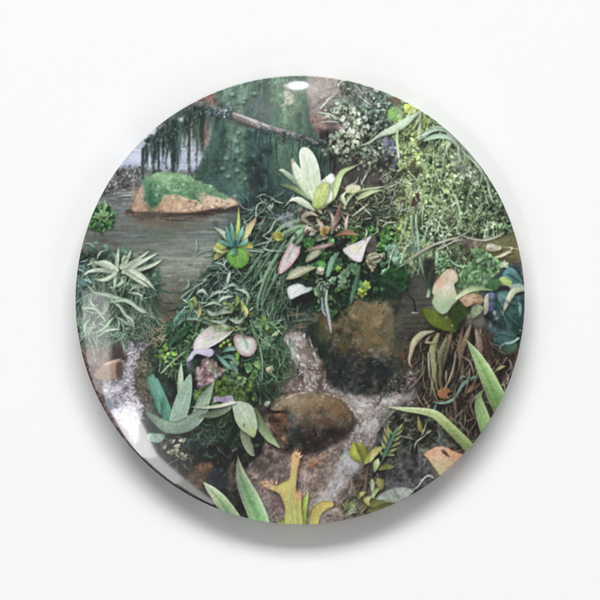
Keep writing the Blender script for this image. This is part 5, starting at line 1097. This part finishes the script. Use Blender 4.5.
# --- light green blades on the right
blad = 'printed_blade_leaf'
i = part(blad, label='broad light green blade rising at the right rim'); stroke([(508, 420), (496, 396), (486, 374), (476, 355), (466.5, 340)], [9.5, 9, 7.5, 4.6, .4], (122, 160, 96), i, tip=(170, 184, 142), edge=(184, 196, 156), ew=.28, mid=(112, 152, 88), midw=.3, sh=.6, vein=.02)
i = part(blad, label='short green blade with pale edge beside the broad one'); stroke([(492, 446), (485, 424), (480, 408), (479, 396), (483, 390)], [6, 7, 5.6, 2.6, .4], (116, 150, 92), i, tip=(160, 176, 132), edge=(184, 192, 150), ew=.25, sh=.6)
i = part(blad, label='long arching yellow green blade pointing left'); stroke([(478, 458), (464, 442), (448, 426), (436, 415), (422, 411), (404, 409), (389, 407)], [5.6, 5.4, 5.0, 4.4, 3.4, 2.2, .5], (152, 176, 108), i, tip=(196, 204, 168), edge=(178, 194, 138), ew=.3, mid=(140, 166, 98), midw=.25, sh=.6)
# --- grey green agave on the lower left
aga = part('printed_agave', label='fleshy grey green rosette beside the bright reflection')
petal(aga, [(170, 422), (164, 408), (158, 394), (152, 380), (152, 376)], 6.6, (80, 132, 114), 'deep teal leaf', tip=(112, 158, 138), prof=[.8, 1, 1, .9, .4], edge=(58, 108, 92))
soft(163, 404, 2.6, 8, (52, 104, 88), .7); petal(aga, [(160, 414), (157, 402), (154, 392)], 3.0, (88, 150, 126), tip=(104, 160, 138))
petal(aga, [(180, 400), (180, 386), (181, 362)], 3.4, (160, 184, 150), 'short leaf behind', tip=(176, 194, 164), edge=(120, 150, 120))
petal(aga, [(196, 416), (204, 400), (214, 381)], 6.0, (146, 172, 150), 'right leaf with pale edge', tip=(160, 182, 156), prof=[.8, 1, 1, .6, .05], edge=(176, 194, 170), ew=.2)
i = part('leaf', aga, 'broad upright middle leaf')
blob([(170, 424), (171, 412), (176, 396), (182, 384), (190, 373.5), (192, 384), (191, 398), (188, 412), (182, 424)], (158, 186, 164), i, (138, 168, 146), nz=.04, edge=(174, 198, 176), ew=1.6, sh=.55)
stroke([(176, 420), (183, 400), (190, 376)], 1, (144, 174, 150), i, sh=0, a=.6, f=2)
i = part('leaf', aga, 'wide lower leaf curving to the right')
blob([(145, 412), (154, 414), (164, 419), (176, 421), (190, 414), (200, 407), (209, 404), (207, 414), (199, 424), (190, 431), (176, 434), (164, 432), (155, 425)], (116, 138, 122), i, (136, 158, 138), (1, 0), nz=.05, edge=(96, 120, 104), ew=2, sh=.6)
stroke([(150, 414), (166, 422), (180, 423), (196, 414)], 1.0, (150, 172, 150), i, sh=0, a=.5, f=2); stroke([(208, 405), (204, 416), (196, 427)], 1.0, (190, 204, 184), i, sh=0, a=.7)
petal(aga, [(198, 416), (212, 414), (226, 408), (232, 404)], 4.6, (112, 130, 104), 'dull leaf under the stalk', tip=(130, 146, 118), sh=.4)
soft(187, 416, 3, 1, (206, 214, 200), .6)
# --- draping pale leaf
dra = part('printed_draping_leaf', label='pale drooping leaf bent over the stream edge')
petal(dra, [(244, 428), (246, 440), (251, 452), (254, 455)], 5.0, (124, 134, 108), 'dull hanging leaf', tip=(140, 146, 122), prof=[.8, 1, .9, .5, .2])
petal(dra, [(254, 410), (260, 424), (268, 436), (279, 447)], 4.8, (128, 150, 108), 'long green hanging leaf', tip=(150, 170, 126), prof=[.6, 1, .95, .8, .15], edge=(170, 188, 148), ew=.2)
i = part('leaf', dra, 'broad pale bent leaf with a small hole')
blob([(232, 403), (238, 401), (246, 402.5), (252, 406), (255, 414), (257, 426), (254, 437), (248, 434), (240, 428), (235, 420), (233, 411)], (186, 204, 182), i, (160, 184, 140), nz=.04, edge=(196, 210, 186), ew=1.6, sh=.6)
soft(251, 431, 4.5, 5, (180, 196, 122), .75, rag=.2)
stroke([(238, 404), (246, 416), (252, 432)], 1.0, (204, 216, 198), i, sh=0, a=.5, f=2.5)
blob([(243.2, 424.5), (244.2, 423), (244.8, 425.4), (243.8, 427.4)], (84, 88, 70), i, f=1.2)
petal(dra, [(191, 406.5), (206, 407), (220, 405.5), (234, 402)], 1.6, (196, 206, 176), 'thin pale stalk', tip=(208, 212, 190), prof=[.2, .9, 1, 1, .8], sh=.55)
# --- green spears and yellow pitcher at the bottom
sp2 = 'printed_spear_leaf'
i = part(sp2, label='tall green spear leaf at the bottom rim'); stroke([(262, 530), (257, 514), (250, 498), (243, 482), (239, 468), (238, 457)], [9.5, 9.4, 9, 6.8, 3.4, .3], (134, 182, 126), i, tip=(196, 184, 174), edge=(186, 208, 170), ew=.3, mid=(108, 158, 100), midw=.35, sh=.6, vein=.015)
i = part(sp2, label='short pale green spear leaf at the lower left rim'); stroke([(240, 530), (230, 514), (220, 500), (211, 490), (203, 482)], [7.5, 7.4, 6.6, 4.4, .4], (156, 192, 136), i, tip=(210, 220, 188), edge=(190, 210, 166), ew=.3, mid=(128, 166, 112), midw=.3, sh=.6)
pit = part('printed_pitcher_plant', label='yellow pitcher plant with ragged orange tips')
petal(pit, [(313, 526), (315, 514), (322, 506), (331, 504)], 5.4, (214, 206, 110), 'short curved yellow pitcher', tip=(216, 180, 104), prof=[.9, 1, 1, .9, .5], edge=(150, 156, 74))
soft(328, 510, 3, 4, (150, 120, 80), .6)
petal(pit, [(301, 526), (303, 508), (308, 492)], 4.6, (170, 198, 92), 'green side spike', tip=(176, 196, 100), prof=[1, 1, .8, .6, .1], edge=(120, 150, 64))
petal(pit, [(276, 524), (284, 521), (290, 523)], 3.0, (160, 176, 96), 'small base scale', tip=(176, 186, 110))
i = part('tube', pit, 'upright yellow tube with a side arm, orange at its tips')
blob([(261, 481), (266, 482), (271, 484), (277, 485), (283, 482), (288.5, 479.5), (290.5, 470), (292, 454), (296, 452), (300, 454), (297.5, 468), (296, 484), (296, 491), (301, 496), (301, 508), (302, 530), (286, 530), (285, 508), (280, 495), (274, 491), (266, 487.5), (262, 484)], (238, 200, 134), i, (190, 200, 112), nz=.05, edge=(212, 182, 100), ew=2.2, sh=.5)
soft(296, 460, 4, 9, (236, 172, 126), .8); soft(268, 485, 6, 4, (238, 184, 156), .8); soft(298, 497, 4, 6, (232, 160, 112), .7, rag=.3); soft(285, 487, 5, 5, (232, 216, 118), .6); stroke([(291, 480), (290, 500), (293, 524)], 1.2, (186, 194, 120), i, sh=0, a=.5, f=2.5); stroke([(297, 500), (297, 524)], 1.4, (120, 146, 76), i, sh=0, a=.5, f=2.5)
for (x, y, a) in ((296, 455, -120), (297, 454, -85), (298, 455, -50), (296, 454, -100), (299, 457, -30), (266, 483, 185), (267, 482, 215), (268, 485, 160), (272, 483, -110), (276, 483, -80)):
    th = math.radians(a); stroke([(x, y), (x + 4.5 * math.cos(th), y + 4.5 * math.sin(th))], 1.0, (238, 188, 158), i, tip=(206, 140, 118), sh=.3, prof=[1, .8, .3])

# ------------------------------------------------------------------ print finish: paler blacks, fine grain
img *= (1 + 0.022 * N_FINE + 0.012 * N_GRAIN)[..., None]
m = (idm == vine)[..., None]
img[:] = np.where(m, img * rgb((0.98, 1.04, 1.05)), img)
m = (idm == trunk)[..., None]
g_ = img.mean(-1, keepdims=True)
img[:] = np.where(m, (g_ + (img - g_) * 0.74) * 0.97 + 5, img)

def blur(a, s):
    r = int(3 * s) + 1
    k = np.exp(-0.5 * (np.arange(-r, r + 1) / s) ** 2); k /= k.sum()
    for ax in (0, 1):
        p = np.pad(a, [(r, r) if q == ax else (0, 0) for q in range(a.ndim)], mode='edge')
        a = sum(k[j] * (p[j:j + a.shape[0]] if ax == 0 else p[:, j:j + a.shape[1]]) for j in range(2 * r + 1))
    return a.astype(np.float32)

def grade(a):
    a = blur(a, 0.45 * S) * 0.8 + a * 0.2
    v = np.clip(a, 0, 255) / 255
    g = v.mean(-1, keepdims=True)
    v = g + (v - g) * SAT
    v = np.clip(v, 0, 1) ** GAM
    v = v + CON * (v * v * (3 - 2 * v) - v)
    return LIFT + v * (1 - LIFT)
SAT, GAM, LIFT, CON = 0.86, 0.93, 0.0, 0.42
fin = grade(img)
lin = np.where(fin <= 0.04045, fin / 12.92, ((fin + 0.055) / 1.055) ** 2.4).astype(np.float32)
lin = np.clip(lin * PRINT_GAIN - PRINT_BASE, 0.004, 0.9)

# ------------------------------------------------------------------ the button
def link(name, me, parent=None, mat=None):
    o = bpy.data.objects.new(name, me)
    scene.collection.objects.link(o)
    if mat: me.materials.append(mat)
    if parent: o.parent = parent
    return o

def material(name, color, rough=0.5, metal=0.0):
    m = bpy.data.materials.new(name); m.use_nodes = True
    b = m.node_tree.nodes['Principled BSDF']
    b.inputs['Base Color'].default_value = (*color, 1)
    b.inputs['Roughness'].default_value = rough
    b.inputs['Metallic'].default_value = metal
    return m, b

pm, b = material('printed_film', (0.2, 0.2, 0.2), 0.20)
nt = pm.node_tree
at = nt.nodes.new('ShaderNodeAttribute'); at.attribute_name = 'print'
nt.links.new(at.outputs['Color'], b.inputs['Base Color'])
b.inputs['IOR'].default_value = 1.45
b.inputs['Specular IOR Level'].default_value = 0.5
b.inputs['Coat Weight'].default_value = 1.0
b.inputs['Coat Roughness'].default_value = 0.045
b.inputs['Coat IOR'].default_value = 1.6
# the film is never perfectly flat: a very faint, wide ripple in the clear coat
tc = nt.nodes.new('ShaderNodeTexCoord'); nz = nt.nodes.new('ShaderNodeTexNoise'); bp = nt.nodes.new('ShaderNodeBump')
nz.inputs['Scale'].default_value = 160.0; nz.inputs['Detail'].default_value = 1.0
bp.inputs['Strength'].default_value = 0.025; bp.inputs['Distance'].default_value = 0.0004
nt.links.new(tc.outputs['Object'], nz.inputs['Vector']); nt.links.new(nz.outputs['Fac'], bp.inputs['Height'])
nt.links.new(bp.outputs['Normal'], b.inputs['Coat Normal'])

steel, sb = material('tinned_steel', (0.62, 0.62, 0.63), 0.28, 1.0)

KD, KE = 0.30, 0.00002
def slope(q):
    return KD * q + KE * np.power(np.maximum(1 - q, 1e-4), -1.4)
_q = 1 - np.linspace(1, 0, 4001) ** 3
_s = slope(_q)
_z = np.concatenate([[0], np.cumsum(0.5 * (_s[1:] + _s[:-1]) * np.diff(_q))])
DOME_H = _z[-1] * R
def height(q):
    return RIM_Z + DOME_H - np.interp(q, _q, _z) * R

N = 780
lin1 = np.linspace(-1, 1, N + 1)
# vertices crowd a little towards the rim, where the surface turns over
U, V = np.meshgrid(lin1, lin1)
gx = U * np.sqrt(1 - V * V / 2); gy = V * np.sqrt(1 - U * U / 2)
rad = np.sqrt(gx * gx + gy * gy)
_t = np.clip(1 - rad, 0, 1)
_k = (1 - _t * (1 - 0.75 * np.exp(-_t / 0.02))) / np.maximum(rad, 1e-6)
gx, gy = gx * np.where(rad > 0.5, _k, 1), gy * np.where(rad > 0.5, _k, 1)
rad = np.sqrt(gx * gx + gy * gy)
z = height(np.clip(rad, 0, 1))
def sample(a, x, y):
    """bilinear look-up of the painted picture at photo pixel coordinates"""
    fx = np.clip((x - X0) * S - 0.5, 0, W - 1.01); fy = np.clip((y - Y0) * S - 0.5, 0, W - 1.01)
    ix, iy = fx.astype(int), fy.astype(int)
    tx, ty = (fx - ix)[..., None], (fy - iy)[..., None]
    return (a[iy, ix] * (1 - tx) + a[iy, ix + 1] * tx) * (1 - ty) + (a[iy + 1, ix] * (1 - tx) + a[iy + 1, ix + 1] * tx) * ty

def pxpy(x, y, zz):
    k = (CAM_D - RIM_Z) / (CAM_D - zz)
    return CX + x * BR * k, CY - y * BR * k

qx, qy = pxpy(gx, gy, z)
col = sample(lin, qx, qy).reshape(-1, 3)
co = np.stack([gx * R, gy * R, z], -1).reshape(-1, 3).astype(np.float32)
# the faces of the dome are shared out between the printed motifs
ii, jj = np.meshgrid(np.arange(N), np.arange(N), indexing='ij')
v00 = ii * (N + 1) + jj
quads = np.stack([v00, v00 + 1, v00 + N + 2, v00 + N + 1], -1).reshape(-1, 4)
fc_ = co[quads].mean(1)
fx, fy = pxpy(fc_[:, 0] / R, fc_[:, 1] / R, fc_[:, 2])
fid = idm[np.clip(((fy - Y0) * S).astype(int), 0, W - 1), np.clip(((fx - X0) * S).astype(int), 0, W - 1)].astype(int)
fid[fid == 0] = water
# motifs that show only a few specks go back to what lies behind them
cnt = np.bincount(fid, minlength=len(PARTS))
for k in range(1, len(PARTS)):
    if 0 < cnt[k] < 60:
        fid[fid == k] = PARTS[k][1] or water
cnt = np.bincount(fid, minlength=len(PARTS))

button = bpy.data.objects.new('pin_button', None)
scene.collection.objects.link(button)
button.empty_display_size = 0.01
button['label'] = 'round glossy pin button printed with a photograph of a jungle stream'
button['category'] = 'pin button'

made = {}
def piece(k):
    name, par, label = PARTS[k]
    f = quads[fid == k]
    used, inv = np.unique(f, return_inverse=True)
    me = bpy.data.meshes.new(name)
    me.vertices.add(len(used)); me.vertices.foreach_set('co', co[used].ravel())
    me.loops.add(len(f) * 4); me.loops.foreach_set('vertex_index', inv.ravel().astype(np.int32))
    me.polygons.add(len(f)); me.polygons.foreach_set('loop_start', np.arange(0, len(f) * 4, 4, dtype=np.int32))
    me.polygons.foreach_set('use_smooth', np.ones(len(f), bool))
    a = me.attributes.new('print', 'FLOAT_COLOR', 'POINT')
    c4 = np.ones((len(used), 4), np.float32); c4[:, :3] = col[used]
    a.data.foreach_set('color', c4.ravel())
    me.update(calc_edges=True)
    o = link(name, me, made[par] if par else button, pm)
    if label: o['label'] = label
    made[k] = o
has_child = {PARTS[k][1] for k in range(1, len(PARTS)) if cnt[k] and PARTS[k][1]}
for k in range(1, len(PARTS)):
    if cnt[k] or k in has_child:
        if cnt[k]:
            piece(k)
        else:
            e = bpy.data.objects.new(PARTS[k][0], None); scene.collection.objects.link(e); e.parent = button
            if PARTS[k][2]: e['label'] = PARTS[k][2]
            made[k] = e

# the print wraps round the edge and is crimped under the rim
NA = 720
th = np.linspace(0, 2 * math.pi, NA, endpoint=False)
prof = [(1.0, RIM_Z)] + [(1.0 - 0.045 * (1 - math.cos(t)), RIM_Z - 0.0022 * math.sin(t) - 0.0002 * t) for t in np.linspace(0.15, 1.57, 8)]
def lathe(name, pr, mat, label=None, colour=False):
    vs = np.concatenate([np.stack([np.cos(th) * r * R, np.sin(th) * r * R, np.full(NA, zz)], -1) for r, zz in pr]).astype(np.float32)
    fs = []
    for k in range(len(pr) - 1):
        a0 = k * NA + np.arange(NA); a1 = k * NA + (np.arange(NA) + 1) % NA
        fs.append(np.stack([a0 + NA, a1 + NA, a1, a0], -1))
    fs = np.concatenate(fs)
    me = bpy.data.meshes.new(name)
    me.from_pydata(vs.tolist(), [], fs.tolist())
    me.polygons.foreach_set('use_smooth', np.ones(len(fs), bool))
    if colour:
        cc = np.concatenate([sample(lin, CX + np.cos(th) * BR * (0.992 - 0.01 * k), CY - np.sin(th) * BR * (0.992 - 0.01 * k)) for k in range(len(pr))])
        a = me.attributes.new('print', 'FLOAT_COLOR', 'POINT')
        c4 = np.ones((len(cc), 4), np.float32); c4[:, :3] = cc
        a.data.foreach_set('color', c4.ravel())
    o = link(name, me, button, mat)
    if label: o['label'] = label
    return o
lathe('wrapped_edge', prof, pm, colour=True)
rl, zl = prof[-1]
lathe('back_shell', [(rl - .001, zl + .0001), (rl - .012, zl - .0004), (rl - .05, zl - .0003), (rl - .07, zl + .0004), (rl - .12, zl + .0006), (0.3, zl + .0004), (0.01, zl + .0004)], steel)
# the safety pin behind it
def wire(name, pts, r):
    cu = bmesh.new()
    P = spline(np.array(pts, np.float32), 60)
    ring = []
    for k, p in enumerate(P):
        d = Vector(P[min(k + 1, 59)] - P[max(k - 1, 0)]).normalized()
        u = d.cross(Vector((0, 0, 1)))
        u = u.normalized() if u.length > 1e-6 else Vector((1, 0, 0))
        w = d.cross(u)
        ring.append([cu.verts.new(Vector(p) + (u * math.cos(t) + w * math.sin(t)) * r) for t in np.linspace(0, 6.283, 9)[:-1]])
    for k in range(59):
        for m in range(8):
            cu.faces.new((ring[k][m], ring[k][(m + 1) % 8], ring[k + 1][(m + 1) % 8], ring[k + 1][m]))
    cu.faces.new(ring[0]); cu.faces.new(ring[-1][::-1])
    bmesh.ops.recalc_face_normals(cu, faces=cu.faces)
    me = bpy.data.meshes.new(name); cu.to_mesh(me); cu.free()
    for p in me.polygons: p.use_smooth = True
    return link(name, me, button, steel)
zb = 0.0006
wire('pin_wire', [(-.022, .004, zb + .0006), (-.018, .001, zb), (0, 0, zb), (.018, .0005, zb), (.0215, .003, zb + .0002), (.018, .0055, zb), (0, .005, zb), (-.015, .004, zb)], 0.0005)

# ------------------------------------------------------------------ the white surface it lies on
wm, wb = material('white_card', (0.9, 0.9, 0.9), 0.6)
wn = wm.node_tree.nodes.new('ShaderNodeTexNoise'); wr = wm.node_tree.nodes.new('ShaderNodeMapRange')
wn.inputs['Scale'].default_value = 900.0
wr.inputs['To Min'].default_value = CARD - 0.006; wr.inputs['To Max'].default_value = CARD + 0.006
wc = wm.node_tree.nodes.new('ShaderNodeTexCoord')
wm.node_tree.links.new(wc.outputs['Object'], wn.inputs['Vector'])
wm.node_tree.links.new(wn.outputs['Fac'], wr.inputs['Value'])
wm.node_tree.links.new(wr.outputs['Result'], wb.inputs['Base Color'])
wb.inputs['Specular IOR Level'].default_value = 0.0
me = bpy.data.meshes.new('ground')
me.from_pydata([(-3, -3, 0), (3, -3, 0), (3, 3, 0), (-3, 3, 0)], [], [(0, 1, 2, 3)])
g = link('ground', me, None, wm)
g['kind'] = 'structure'
g['label'] = 'plain white surface under the button'
g['category'] = 'surface'
